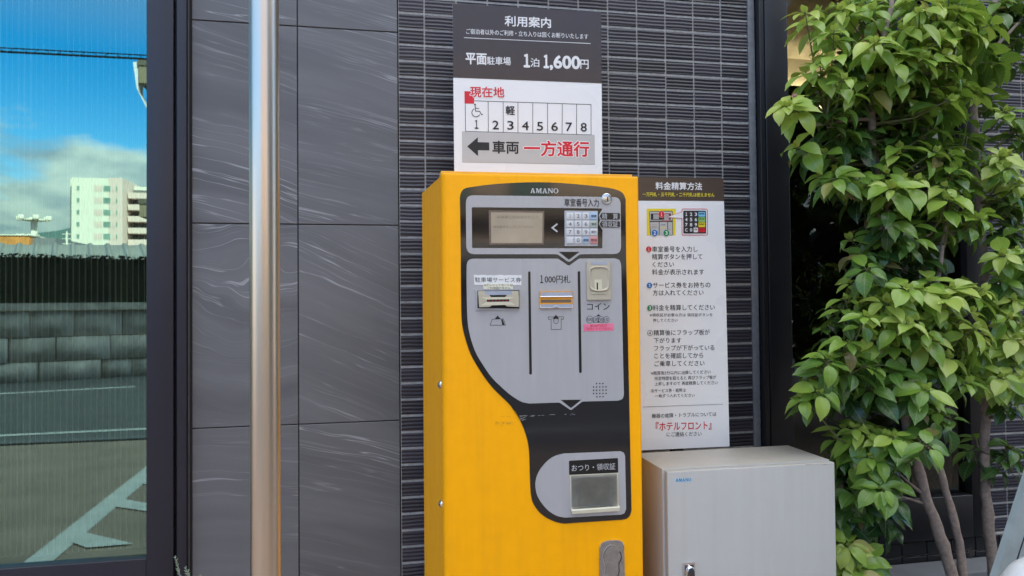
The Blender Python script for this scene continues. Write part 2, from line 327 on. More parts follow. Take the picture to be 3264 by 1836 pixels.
class MB:
    """collects shapes in frame coordinates and links them as ONE mesh object"""
    def __init__(s): s.v = []; s.f = []; s.sm = []; s.mi = []
    def face(s, pts, smooth=False, mi=0):
        n = len(s.v); s.v += [tuple(p) for p in pts]; s.f.append(tuple(range(n, n+len(pts)))); s.sm.append(smooth); s.mi.append(mi)
    def grid(s, rows, smooth=True, mi=0, close=False):
        n = len(s.v); w_ = len(rows[0])
        for r in rows: s.v += [tuple(p) for p in r]
        for i in range(len(rows)-1):
            for j in range(w_ if close else w_-1):
                k = (j+1) % w_
                s.f.append((n+i*w_+j, n+i*w_+k, n+(i+1)*w_+k, n+(i+1)*w_+j)); s.sm.append(smooth); s.mi.append(mi)
        return s
    def prism(s, poly, y0, y1, mi=0, back=False):
        """poly (x, z) extruded from y0 (far) to y1 (near)"""
        a = sum(poly[i][0]*poly[(i+1) % len(poly)][1]-poly[(i+1) % len(poly)][0]*poly[i][1] for i in range(len(poly)))
        if a < 0: poly = poly[::-1]
        s.face([(x, y1, z) for x, z in poly], mi=mi)
        n = len(poly)
        for i in range(n):
            p, q = poly[i], poly[(i+1) % n]
            s.face([(p[0], y1, p[1]), (p[0], y0, p[1]), (q[0], y0, q[1]), (q[0], y1, q[1])], mi=mi)
        if back: s.face([(x, y0, z) for x, z in poly[::-1]], mi=mi)
        return s
    def box(s, x0, x1, y0, y1, z0, z1, b=0.0, seg=3, mi=0):
        bm = bmesh.new(); bmesh.ops.create_cube(bm, size=1.0)
        for v in bm.verts: v.co = Vector(((x0+x1)/2+v.co.x*(x1-x0), (y0+y1)/2+v.co.y*(y1-y0), (z0+z1)/2+v.co.z*(z1-z0)))
        if b: bmesh.ops.bevel(bm, geom=bm.edges[:], offset=b, segments=seg, affect='EDGES', profile=0.5)
        s.add(bm, smooth=bool(b), mi=mi); return s
    def add(s, bm, smooth=False, mi=0):
        bm.verts.index_update(); n = len(s.v); s.v += [tuple(v.co) for v in bm.verts]
        for f in bm.faces: s.f.append(tuple(n+v.index for v in f.verts)); s.sm.append(smooth); s.mi.append(mi)
        bm.free(); return s
    def tube(s, pts, rad, seg=8, mi=0, cap=True):
        rows = []; pts = [Vector(p) for p in pts]
        if not isinstance(rad, (list, tuple)): rad = [rad]*len(pts)
        for i, p in enumerate(pts):
            d = (pts[min(i+1, len(pts)-1)]-pts[max(i-1, 0)]).normalized()
            a = d.orthogonal().normalized() if i == 0 else (a-d*a.dot(d)).normalized()
            b = d.cross(a)
            rows.append([p+(a*math.cos(t)+b*math.sin(t))*rad[i] for t in [2*math.pi*k/seg for k in range(seg)]])
        s.grid(rows, True, mi, close=True)
        if cap:
            s.face(rows[0][::-1], mi=mi); s.face(rows[-1], mi=mi)
        return s
    def lathe(s, prof, c, axis='Z', seg=24, mi=0):
        rows = []
        for r, h in prof:
            row = []
            for k in range(seg):
                t = 2*math.pi*k/seg; a, b = r*math.cos(t), r*math.sin(t)
                row.append({'Z': (c[0]+a, c[1]+b, c[2]+h), '-Y': (c[0]+a, c[1]-h, c[2]+b), '-X': (c[0]-h, c[1]-a, c[2]+b)}[axis])
            rows.append(row)
        s.grid(rows, True, mi, close=True); return s
    def build(s, name, m, parent=None, fr=None, uv=None):
        me = bpy.data.meshes.new(name); me.from_pydata(s.v, [], s.f)
        for k in (m if isinstance(m, (list, tuple)) else [m]): me.materials.append(k)
        me.polygons.foreach_set('use_smooth', s.sm); me.polygons.foreach_set('material_index', s.mi); me.update()
        if any(s.sm):
            bm = bmesh.new(); bm.from_mesh(me); bmesh.ops.remove_doubles(bm, verts=bm.verts, dist=1e-6)
            for e in bm.edges:
                if len(e.link_faces) == 2 and e.calc_face_angle(0) > R(40): e.smooth = False
            bm.to_mesh(me); bm.free()
        o = bpy.data.objects.new(name, me); COL.objects.link(o)
        if parent: o.parent = parent
        elif fr: o.location = fr.loc; o.rotation_euler = (0, 0, fr.rz)
        return o
def rounded(pts, r, seg=6):
    out = []; n = len(pts)
    for i in range(n):
        p = Vector(pts[i]); a = Vector(pts[i-1]); b = Vector(pts[(i+1) % n])
        rr = r[i] if isinstance(r, (list, tuple)) else r
        da = (a-p); db = (b-p); rr = min(rr, da.length*0.49, db.length*0.49)
        if rr <= 0: out.append(tuple(p)); continue
        p0 = p+da.normalized()*rr; p1 = p+db.normalized()*rr
        for k in range(seg+1):
            t = k/seg; q = p0*(1-t)**2+p*2*t*(1-t)+p1*t*t; out.append((q.x, q.y))
    return out
def smooth_path(pts, n=6):
    out = []
    for i in range(len(pts)-1):
        p0 = Vector(pts[max(i-1, 0)]); p1 = Vector(pts[i]); p2 = Vector(pts[i+1]); p3 = Vector(pts[min(i+2, len(pts)-1)])
        for k in range(n):
            t = k/n; out.append(tuple(0.5*((2*p1)+(p2-p0)*t+(2*p0-5*p1+4*p2-p3)*t*t+(3*p1-p0-3*p2+p3)*t**3)))
    out.append(tuple(pts[-1])); return out
def stroke2(pts, wd):
    """outline polygon of an open 2-D polyline of width wd"""
    L, Rr = [], []; pts = [Vector(p) for p in pts]
    for i, p in enumerate(pts):
        d1 = (p-pts[i-1]).normalized() if i else None; d2 = (pts[i+1]-p).normalized() if i < len(pts)-1 else None
        d = d1 if d2 is None else d2 if d1 is None else (d1+d2).normalized()
        k = 1.0 if d1 is None or d2 is None else 1.0/max(0.4, d.dot(d2))
        n = Vector((-d.y, d.x))*wd*0.5*k; L.append(tuple(p+n)); Rr.append(tuple(p-n))
    return L+Rr[::-1]
def circ(c, r, n=28, ry=None): return [(c[0]+r*math.cos(2*math.pi*k/n), c[1]+(ry or r)*math.sin(2*math.pi*k/n)) for k in range(n)]
_tc = bpy.data.curves.new('glyphs', 'FONT'); _to = bpy.data.objects.new('glyphs', _tc); COL.objects.link(_to); _tc.resolution_u = 4
def glyphs(s, offset):
    _tc.body = s; _tc.offset = offset; _tc.align_x = 'LEFT'
    dg = bpy.context.evaluated_depsgraph_get(); dg.update()
    return bpy.data.meshes.new_from_object(_to.evaluated_get(dg), preserve_all_data_layers=False, depsgraph=dg)
def text(fr, parent, s, Z, xl, yl, xr, yr, h, m, off, bold=0.0, halo=None, name='lettering', y=0.0):
    """lettering laid on the frame's face between two surveyed ends"""
    p0 = Vector(fr.pix(Z(xl, yl), y)); p1 = Vector(fr.pix(Z(xr, yr), y))
    a = fr.pix(Z((xl+xr)/2, (yl+yr)/2-h/2), y); b = fr.pix(Z((xl+xr)/2, (yl+yr)/2+h/2), y); H = abs(a[1]-b[1])
    if s == '1': s = '１'                         # the full-width figure has a proper flag
    me = glyphs(s, 0.0); xs = [v.co.x for v in me.vertices]; ys = [v.co.y for v in me.vertices]
    bx, by, bw, bh = min(xs), min(ys), max(xs)-min(xs), max(ys)-min(ys)
    def stack(o_, mm, nm, offs):
        """one mesh of slightly shifted copies of the line: a heavier weight"""
        ex = (p1-p0)/bw; sz = H/bh; vs, fs = [], []
        for k, (du, dv) in enumerate(offs):
            n = len(vs)
            for v in me.vertices:
                q = p0+ex*(v.co.x-bx); vs.append((q.x+du*sz, y-o_-k*0.00002, q.y+(v.co.y-by-bh/2+dv)*sz))
            fs += [tuple(n+i for i in f.vertices) for f in me.polygons]
        m2 = bpy.data.meshes.new(nm); m2.from_pydata(vs, [], fs); m2.materials.append(mm)
        o = bpy.data.objects.new(nm, m2); COL.objects.link(o); o.parent = parent; return o
    if halo:
        stack(off-0.0003, halo[0], 'lettering_outline', [(halo[1]*math.cos(t), halo[1]*math.sin(t)) for t in [2*math.pi*k/12 for k in range(12)]])
    b_ = bold
    return stack(off, m, name, [(0, 0)] if b_ < 0.003 else [(-b_, 0), (b_, 0), (0, b_), (0, -b_), (b_*0.7, b_*0.7), (-b_*0.7, b_*0.7), (b_*0.7, -b_*0.7), (-b_*0.7, -b_*0.7), (0, 0)] if b_ > 0.008 else [(-b_, 0), (b_, 0)])
def zoomer(x0, y0, s): return lambda x, y: (x0+x/s, y0+y/s)
S1 = zoomer(1400, 0, 2.5867); ZK = zoomer(1340, 530, 3.5778); ZP = zoomer(1440, 800, 2.6839); ZC = zoomer(1340, 1280, 2.6056)
L1 = zoomer(2020, 560, 3.294); L2 = zoomer(2020, 1000, 3.15); ZG = zoomer(2000, 1380, 3.1775)

# ================================================================== SETTING
def wpoly(name, pts, z, m, kind='structure', label=None, cat=None):
    mb = MB(); mb.face([(p[0], p[1], z) for p in pts]); o = mb.build(name, m); return tag(o, label, cat, None, kind)
YG = -0.006                                    # plane of the left window's glass
def mir(p): return Vector((p.x, 2*YG-p.y, p.z))
def mg(x, y): return mir(atz(x*1.2671, y*1.2671, 0.0))     # what the left window mirrors, on the ground
def mat_(x, y, Yv): return mir(at(x*1.2671, y*1.2671, Yv))
wpoly('ground', [(-900, 400), (-900, -1500), (900, -1500), (900, 400)], -0.012, M['earth'])
wpoly('pavement', [(-40, 0.0), (-40, -5.75), (40, -5.75), (40, 0.0)], 0.0, M['paving'])
road_pts = [(-40, -5.95), (-40, -13.0), (40, -13.0), (40, -5.95)]
wpoly('road', road_pts, -0.006, M['asphalt'])
mb = MB(); mb.box(-40, 40, -5.93, -5.77, -0.05, 0.02, 0.01); tag(mb.build('kerb', M['kerb']), kind='structure')
def mark(pts, nm='road_marking', z=0.004): return wpoly(nm, pts, z, M['road_paint'])
def band(a, b, wd):
    a = Vector(a[:2]); b = Vector(b[:2]); d = (b-a).normalized(); n = Vector((-d.y, d.x))*wd/2
    return [a+n, b+n, b-n, a-n]
a, b = mg(0, 1095), mg(366, 1078); d = (b-a); mark(band(a-d*6, a+d*8, 0.12), z=-0.002)
a, b = mg(0, 990), mg(340, 972); d = (b-a); mark(band(a-d*2, b, 0.16), z=-0.002)
a, b = mg(75, 1432), mg(366, 1194); d = (b-a); mark(band(a-d*0.3, a+d*1.6, 0.15))
mark([mg(178, 1366), mg(205, 1340), mg(338, 1371), mg(218, 1381)], z=0.008)
mark([mg(288, 1277), mg(308, 1257), mg(420, 1278), mg(420, 1296)], z=0.008)
mark([mg(355, 1219), mg(366, 1212), mg(430, 1218), mg(430, 1228)], z=0.008)

# ---- the dressed-stone wall to the left of the ceramic tiles
def slate_wall():
    mb = MB(); uvs = []; sw = []; tn = []; tones = {(0, 1): 0.30, (1, 1): 0.0, (0, 2): 0.12, (1, 2): 0.22, (0, 3): 0.0, (1, 3): 0.20, (0, 4): 0.35, (1, 4): 0.40}
    xs = [-0.312, -0.2985, -0.0015, 0.0015, 0.2985]
    rng = random.Random(5)
    cols = [(-0.2985, -0.0015), (0.0015, 0.2985)]
    rows = [GZ+k*0.6 for k in (-3, -2, -1, 0, 1, 2)]
    tiles = []
    angs = {(0, 1): -4, (1, 1): -15, (0, 2): 6, (1, 2): -26, (0, 3): -17, (1, 3): -13, (0, 4): -9, (1, 4): -14}
    swl = {(0, 2): 0.34, (1, 2): 0.08, (0, 3): 0.10, (0, 1): 0.08}
    for ci, (x0, x1) in enumerate(cols):
        for ri, z0 in enumerate(rows):
            za, zb = z0+0.0015, z0+0.6-0.0015
            if zb < 0: continue
            za = max(za, 0.0); b = 0.0012
            ring0 = [(x0, 0.0, za), (x1, 0.0, za), (x1, 0.0, zb), (x0, 0.0, zb)]
            ring1 = [(x0+b, -b, za+b), (x1-b, -b, za+b), (x1-b, -b, zb-b), (x0+b, -b, zb-b)]
            back = [(x, 0.006, z) for x, _, z in ring0]
            fs = [ring1]+[[ring0[i], ring0[(i+1) % 4], ring1[(i+1) % 4], ring1[i]] for i in range(4)]+[[back[i], back[(i+1) % 4], ring0[(i+1) % 4], ring0[i]] for i in range(4)]
            an = R(angs.get((ci, ri), rng.uniform(-15, 5))); ox, oz = rng.uniform(-40, 40), rng.uniform(-40, 40)
            for f in fs:
                mb.face(f)
                for p in f:
                    X, Zz = p[0]-x0, p[2]-za
                    uvs.append((ox+X*math.cos(an)+Zz*math.sin(an), oz-X*math.sin(an)+Zz*math.cos(an)))
                sw.append(swl.get((ci, ri), 0.06)); tn.append(tones.get((ci, ri), 0.2))
    nt = len(mb.f)
    # joints and core behind the tiles
    mb.prism([(-0.312, 0), (0.3, 0), (0.3, 3.4), (-0.312, 3.4)], 0.3, 0.004, mi=1)
    o = mb.build('stone_tile_wall', [M['slate'], M['grout_dark']]); me = o.data
    ul = me.uv_layers.new(name='veins'); k = 0
    for i, uv in enumerate(uvs): ul.data[i].uv = uv
    at_ = me.attributes.new('swirl', 'FLOAT', 'FACE')
    for i, v in enumerate(sw): at_.data[i].value = v
    at_ = me.attributes.new('tone', 'FLOAT', 'FACE')
    for i, v in enumerate(tn): at_.data[i].value = v
    return tag(o, 'dark grey veined stone tile wall behind the steel pole', 'wall')
slate_wall()

# ---- ribbed ceramic tiles
def ribbed(name, x0, x1, xo, z0, z1, label, fr=WF, amp=0.0010, seed=1):
    rng = random.Random(seed); mb = MB(); sh = []
    zo = GZ+0.6635; px, pz, j = 0.1, 0.05, 0.0026
    i0 = math.floor((x0-xo)/px)-1; k0 = math.floor((zo-z1)/pz)-1
    NR, NC = 26, 5
    for i in range(i0, i0+200):
        a = max(x0, xo+i*px+j); b = min(x1, xo+(i+1)*px-j)
        if xo+i*px > x1: break
        if b-a < 0.006: continue
        for k in range(k0, k0+200):
            t = min(z1, zo-k*pz-j); u = max(z0, zo-(k+1)*pz+j)
            if zo-k*pz < z0: break
            if t-u < 0.006: continue
            s = rng.random(); ph = rng.uniform(0, 6.28); am = amp*rng.uniform(0.75, 1.25); lift = rng.uniform(-0.0006, 0.0006)
            tilt = rng.uniform(-0.02, 0.02); wob = rng.uniform(0.6, 1.3)
            rows = []
            for r in range(NR+1):
                z = t+(u-t)*r/NR; row = []
                e = min(1.0, min(r, NR-r)/1.2)
                for c in range(NC+1):
                    x = a+(b-a)*c/NC
                    wv = 0.0007*wob*math.sin(x*70+ph+k)+0.0005*math.sin(x*150+ph*2)
                    y = -0.003-am*e*math.sin(2*math.pi*(z+wv-zo)/0.0115+ph*0.25)+lift+tilt*(x-a)*0.1
                    if r in (0, NR): y = 0.0035
                    row.append((x, y, z))
                rows.append(row)
            rows = [r[::-1] for r in rows]
            nf = len(mb.f); mb.grid(rows[:], True); sh += [s]*(len(mb.f)-nf)
            mb.face([rows[0][-1], rows[-1][-1], (a, 0.004, u), (a, 0.004, t)]); mb.face([(b, 0.004, t), (b, 0.004, u), rows[-1][0], rows[0][0]]); sh += [s, s]
    mb.prism([(x0-0.0015, z0-0.002), (x1+0.001, z0-0.002), (x1+0.001, z1+0.001), (x0-0.0015, z1+0.001)], 0.3, -0.0004, mi=1); nb = len(mb.f)-len(sh); sh += [0.5]*nb
    me = bpy.data.meshes.new(name); me.from_pydata(mb.v, [], mb.f); me.materials.append(M['rib']); me.materials.append(M['grout'])
    me.polygons.foreach_set('use_smooth', mb.sm); me.polygons.foreach_set('material_index', mb.mi)
    at_ = me.attributes.new('shade', 'FLOAT', 'FACE'); at_.data.foreach_set('value', sh)
    o = bpy.data.objects.new(name, me); COL.objects.link(o); return tag(o, label, 'wall')
cw = ribbed('ribbed_tile_wall', 0.3035, 1.4795, 0.3818, 0.3, 2.5, 'dark ribbed ceramic tile wall behind the yellow machine')
mb = MB()
rows = []
for i in range(221):
    z = 0.3+i*0.01; o_ = 0.0006*math.sin(i*1.9)+0.0004*math.sin(i*3.7)
    rows.append([(1.4815, 0.0, z), (1.4825, -0.006+o_, z), (1.502, -0.007+o_, z), (1.5065, -0.004+o_, z), (1.5065, 0.05, z)])
mb.grid([r[::-1] for r in rows]); mb.build('corner_trim', M['trim'], cw)
rp = ribbed('ribbed_tile_wall', 2.372, 3.6, 2.384, 0.56, 2.5, 'dark ribbed ceramic tile pier at the far right behind the tree', seed=9)

# ---- base course under the right window, planter
def flat_base():
    mb = MB(); zt = 0.545
    for i in range(22):
        for k in range(10):
            x0 = 1.53+i*0.1; z1 = zt-k*0.05
            if z1 < 0.06: continue
            mb.box(x0+0.002, x0+0.098, -0.020, -0.008, z1-0.048, z1-0.002, 0.0015, 1)
    n = len(mb.f); mb.prism([(1.507, 0), (3.6, 0), (3.6, 0.548), (1.507, 0.548)], 0.3, -0.010, mi=1)
    return tag(mb.build('base_course', [M['frame_black'], M['grout']]), 'low black tile course under the dark right window', 'wall')
flat_base()
mb = MB(); mb.box(1.42, 3.6, -0.14, -0.022, 0.0, 0.475, 0.006); mb.box(1.42, 3.6, -1.05, -0.95, 0.0, 0.40, 0.006); mb.box(1.42, 1.50, -0.949, -0.141, 0, 0.40, 0.006)
pl = tag(mb.build('planter', M['kerb']), 'low grey planter holding the leafy trees', 'planter')
mb = MB()
rs = random.Random(3); rows = []
for i in range(14):
    rows.append([(1.503+j*0.16, -0.947+i*0.062, 0.36+rs.uniform(-0.012, 0.012)) for j in range(14)])
mb.grid(rows); mb.build('soil', M['soil'], pl)

# ---- left window
Wl = Frame((0, 0, 0))
lw = thing('window', Wl, 'tall mirror glass window reflecting sky and an apartment block', 'window')
fx = [at(368*1.2671, 700*1.2671, -0.03).x, at(436*1.2671, 700*1.2671, -0.03).x, at(444*1.2671, 700*1.2671, -0.026).x, at(469.5*1.2671, 700*1.2671, -0.024).x]
zb = at(368*1.2671, 1406*1.2671, -0.03).z
mb = MB(); mb.box(fx[0], fx[1], -0.03, 0.06, 0.02, 3.3, 0.002); mb.box(-2.2, -2.12, -0.03, 0.06, 0.02, 3.3, 0.002)
mb.build('frame', M['frame_dark'], lw)
mb = MB(); mb.box(fx[1], fx[2], -0.008, 0.06, 0.02, 3.3); mb.build('groove', M['gasket'], lw)
mb = MB(); mb.box(fx[2], fx[3], -0.026, 0.06, 0.02, 3.3, 0.002); mb.build('jamb', M['frame_dark'], lw)
mb = MB(); mb.box(-2.119, fx[0]-0.0003, -0.028, 0.06, 0.02, zb, 0.002); mb.build('bottom_rail', M['frame_dark'], lw)
mb = MB(); mb.face([(-2.119, YG, zb-0.004), (fx[0]+0.004, YG, zb-0.004), (fx[0]+0.004, YG, 3.3), (-2.119, YG, 3.3)]); mb.build('pane', M['mirror_glass'], lw)
# pleated sheer blind just inside the pane
mb = MB(); rs = random.Random(2); x = -2.1
mb.face([(-2.1, 0.055, zb+0.004), (fx[0]+0.03, 0.055, zb+0.004), (fx[0]+0.03, 0.055, 3.3), (-2.1, 0.055, 3.3)], mi=1)
while x < fx[0]+0.02:
    wd = rs.choice([0.0018, 0.0022, 0.0026, 0.0034]); mb.box(x, x+wd, 0.034, 0.036+wd, zb+0.012+rs.uniform(0, 0.004), 3.3)
    if rs.random() < 0.12: mb.box(x+0.004, x+0.0055, 0.034, 0.036, zb+0.012, 3.3)
    x += 0.0158+rs.uniform(-0.0006, 0.0006)
tag(mb.build('pleated_blind', [M['curtain'], M['blind_dark']]), 'pale ribbed vertical blind hanging inside the mirror glass window', 'blind')
mb = MB(); mb.box(fx[3]+0.0006, -0.3125, -0.004, 0.05, 0.0, 3.3); tag(mb.build('edge_strip', M['trim']), 'narrow grey strip between the window jamb and the stone tiles', 'trim')

# ---- right window
rw = thing('window', Wl, 'dark glass window with black frame behind the leafy tree', 'window')
gx0 = at(1979*1.2671, 300*1.2671, -0.02).x
sx = at(1926*1.2671, 300*1.2671, -0.03).x
mb = MB(); mb.box(1.5095, sx-0.0008, -0.030, 0.06, 0.55, 3.3, 0.002); mb.build('frame', M['frame_black'], rw)
mb = MB(); mb.box(sx+0.0008, gx0, -0.033, 0.06, 0.55, 3.3, 0.002); mb.build('jamb', M['frame_black'], rw)
mb = MB(); mb.box(2.31, 2.368, -0.03, 0.06, 0.55, 3.3, 0.002); mb.build('jamb', M['frame_black'], rw)
mb = MB(); mb.box(gx0+0.0005, 2.3095, -0.034, 0.06, 0.55, 0.70, 0.004); mb.build('sill', M['frame_black'], rw)
mb = MB(); mb.box(2.05, 2.075, -0.02, 0.05, 0.701, 3.3, 0.002); mb.build('mullion', M['frame_black'], rw)
mb = MB(); mb.face([(gx0-0.004, 0.0, 0.69), (2.312, 0.0, 0.69), (2.312, 0.0, 3.3), (gx0-0.004, 0.0, 3.3)]); mb.build('pane', M['dark_glass'], rw)

# ---- the hotel above and behind
ht = thing('hotel_building', Wl, 'dark hotel building above the tiled entrance walls', 'building')
mb = MB(); mb.box(-16, 24, 0.12, 9.0, 3.3, 17.5); mb.build('upper_storeys', M['hotel'], ht)
mb = MB(); mb.box(-16, -2.21, 0.05, 0.4, 0, 3.29); mb.box(3.61, 24, 0.05, 0.4, 0, 3.29); mb.box(0.31, 3.6, 0.02, 0.1, 2.51, 3.29); mb.build('ground_floor_wall', M['hotel'], ht)
mb = MB(); mb.box(-16, 24, 6.0, 6.2, 0, 3.29); mb.box(-16, -15.8, 0.45, 5.9, 0, 3.29); mb.box(23.8, 24, 0.45, 5.9, 0, 3.29); mb.box(0.0, 0.2, 0.45, 5.9, 0, 3.29); mb.box(-15.7, 23.7, 0.45, 5.9, -0.005, 0.01); mb.build('room_shell', M['room'], ht)
c0 = at(2010*1.2671, 216*1.2671, 1.35).z
mb = MB(); mb.face([(1.3, 0.42, c0+0.40), (6.0, 0.42, c0+0.40), (6.0, 1.48, c0+0.20), (1.3, 1.48, c0+0.20)]); mb.face([(1.3, 1.48, c0-0.09), (6.0, 1.48, c0-0.09), (6.0, 1.48, c0+0.20), (1.3, 1.48, c0+0.20)]); mb.build('cove_ceiling', M['room_ceiling'], ht)
mb = MB(); mb.box(1.3, 6.0, 1.35, 1.39, c0-0.09, c0); mb.build('cove_shelf', M['room'], ht)
mb = MB(); mb.box(1.3, 6.0, 1.392, 1.402, c0-0.04, c0-0.02); tag(mb.build('cove_lamp', M['cove']), 'warm strip lamp glowing along the ceiling edge inside the right window', 'lamp')

# ================================================================== ACROSS THE ROAD (seen mirrored in the window, pole and gloss film)
def P2(p): return Vector((p.x, p.y))
A = P2(mg(0, 965)); B = P2(mg(360, 945)); d = (B-A).normalized()
def retaining_wall():
    mb = MB(); rs = random.Random(11); n = Vector((d.y, -d.x))
    if n.y > 0: n = -n                           # pointing away from the hotel
    o0 = A-d*7.0; L = 24.0; H = 1.45
    z = -0.02; ri = 0
    while z < H-0.16:
        h = min(rs.choice([0.30, 0.38, 0.46]), H-0.14-z); s = -rs.random()*0.4
        if H-0.14-z-h < 0.12: h = H-0.14-z
        while s < L:
            l = rs.uniform(0.5, 1.1); dep = rs.uniform(0.0, 0.05)
            bm = bmesh.new(); bmesh.ops.create_cube(bm, size=1)
            for v in bm.verts:
                q = o0+d*(s+l*(v.co.x+0.5)*0.985)+n*(dep+0.4*(v.co.y+0.5)); v.co = Vector((q.x, q.y, z+h*(v.co.z+0.5)*0.97))
            bmesh.ops.recalc_face_normals(bm, faces=bm.faces); bmesh.ops.bevel(bm, geom=bm.edges[:], offset=0.010, segments=2, affect='EDGES'); mb.add(bm, smooth=True); s += l
        z += h; ri += 1
    bm = bmesh.new(); bmesh.ops.create_cube(bm, size=1)
    for v in bm.verts:
        q = o0+d*L*(v.co.x+0.5)+n*(-0.03+0.5*(v.co.y+0.5)); v.co = Vector((q.x, q.y, H-0.13+0.13*(v.co.z+0.5)))
    bmesh.ops.recalc_face_normals(bm, faces=bm.faces); mb.add(bm)
    return tag(mb.build('retaining_wall', M['stone_old']), 'granite block wall across the road below the dark hedge', 'wall'), o0, n, L
rwall, o0, nrm, LW = retaining_wall()
def hedge():
    mb = MB(); rs = random.Random(4)
    for i in range(9000):
        s = rs.uniform(0.1, LW-0.1); t = rs.uniform(0.2, 1.1) if rs.random() < 0.4 else rs.uniform(0.16, 0.35); z = rs.uniform(1.45, 2.34)+0.06*math.sin(s*4)
        if rs.random() < 0.4: z = 2.32+rs.uniform(-0.05, 0.05)
        q = o0+d*s+nrm*t; c = Vector((q.x, q.y, z)); a = Vector((rs.gauss(0, 1), rs.gauss(0, 1), rs.gauss(0, 1))).normalized()*rs.uniform(0.03, 0.06); b = a.orthogonal().normalized()*rs.uniform(0.015, 0.03)
        mb.face([c-a, c+b, c+a, c-b])
    c0 = o0+nrm*0.26; c1 = c0+d*LW; c2 = c1+nrm*0.5; c3 = c0+nrm*0.5
    for p, q in ((c0, c1), (c1, c2), (c2, c3), (c3, c0)): mb.face([(p.x, p.y, 1.4), (q.x, q.y, 1.4), (q.x, q.y, 2.31), (p.x, p.y, 2.31)])
    mb.face([(c.x, c.y, 2.31) for c in (c0, c1, c2, c3)])
    return tag(mb.build('hedge', M['hedge']), 'dark clipped hedge standing on the granite block wall', 'hedge')
hedge()
def shed():
    root = thing('shed', Wl, 'long low shed with corrugated grey roof behind the hedge', 'shed')
    mb = MB(); rows = []
    for r in range(2):
        row = []
        for i in range(420):
            s = -9+i*0.085; y = -14.8-r*3.6; z = 1.95+r*1.06+0.05*(1 if i % 8 in (0, 1) else 0)
            row.append((-6.2+s*0.62+r*(-1.4), y-0.0*s, z))
        rows.append(row)
    mb.grid(rows, smooth=False); mb.build('roof', M['roof_sheet'], root)
    mb = MB(); mb.box(-11.3, 9.0, -18.0, -15.1, 0, 1.85); mb.build('wall', M['house_tan'], root)
shed()
def house():
    root = thing('house', Wl, 'tan two storey house with deep dark eaves across the road', 'house')
    Y = -21.0; Yv = 2*YG-Y
    e1a, e1b = mat_(349, 155, Yv), mat_(349, 208, Yv); e2a, e2b = mat_(351, 503, Yv), mat_(351, 545, Yv)
    x0 = e1a.x; zt = e1a.z
    mb = MB(); mb.box(x0+0.75, 12.0, Y-7, Y-0.6, 0, zt-0.05); mb.build('wall', M['house_tan'], root)
    mb = MB(); mb.box(x0, 12.6, Y-7.6, Y, e1b.z, e1a.z-0.12); mb.build('eave', M['eave'], root)
    mb = MB(); mb.box(x0-0.02, 12.7, Y-7.7, Y+0.03, e1a.z-0.118, e1a.z+0.06); mb.build('roof', M['house_dark'], root)
    mb = MB(); mb.box(x0+0.02, 12.4, Y-0.59, Y, e2b.z, e2a.z-0.12); mb.build('canopy', M['eave'], root)
    mb = MB(); mb.box(x0, 12.5, Y-0.59, Y+0.03, e2a.z-0.118, e2a.z+0.04); mb.build('canopy_top', M['house_dark'], root)
    gx = mat_(333, 155, Yv).x; mb = MB()
    mb.prism([(gx, zt), (x0-0.03, zt), (x0-0.03, zt-0.9), (x0+0.25, zt-1.5), (gx+0.1, zt-0.8)], Y-0.5, Y-0.05, back=True); mb.build('gutter', M['house_pale'], root)
    for k in range(4):
        for z in (1.0, 4.2):
            xx = x0+2+k*2.6; w_ = MB(); w_.box(xx, xx+1.4, Y-0.62, Y-0.57, z+0.2, z+1.5); f = w_.build('window', M['house_dark'], root)
            w_ = MB(); w_.box(xx+0.08, xx+1.32, Y-0.569, Y-0.555, z+0.28, z+1.42); w_.build('pane', M['apt_win'], f)
house()
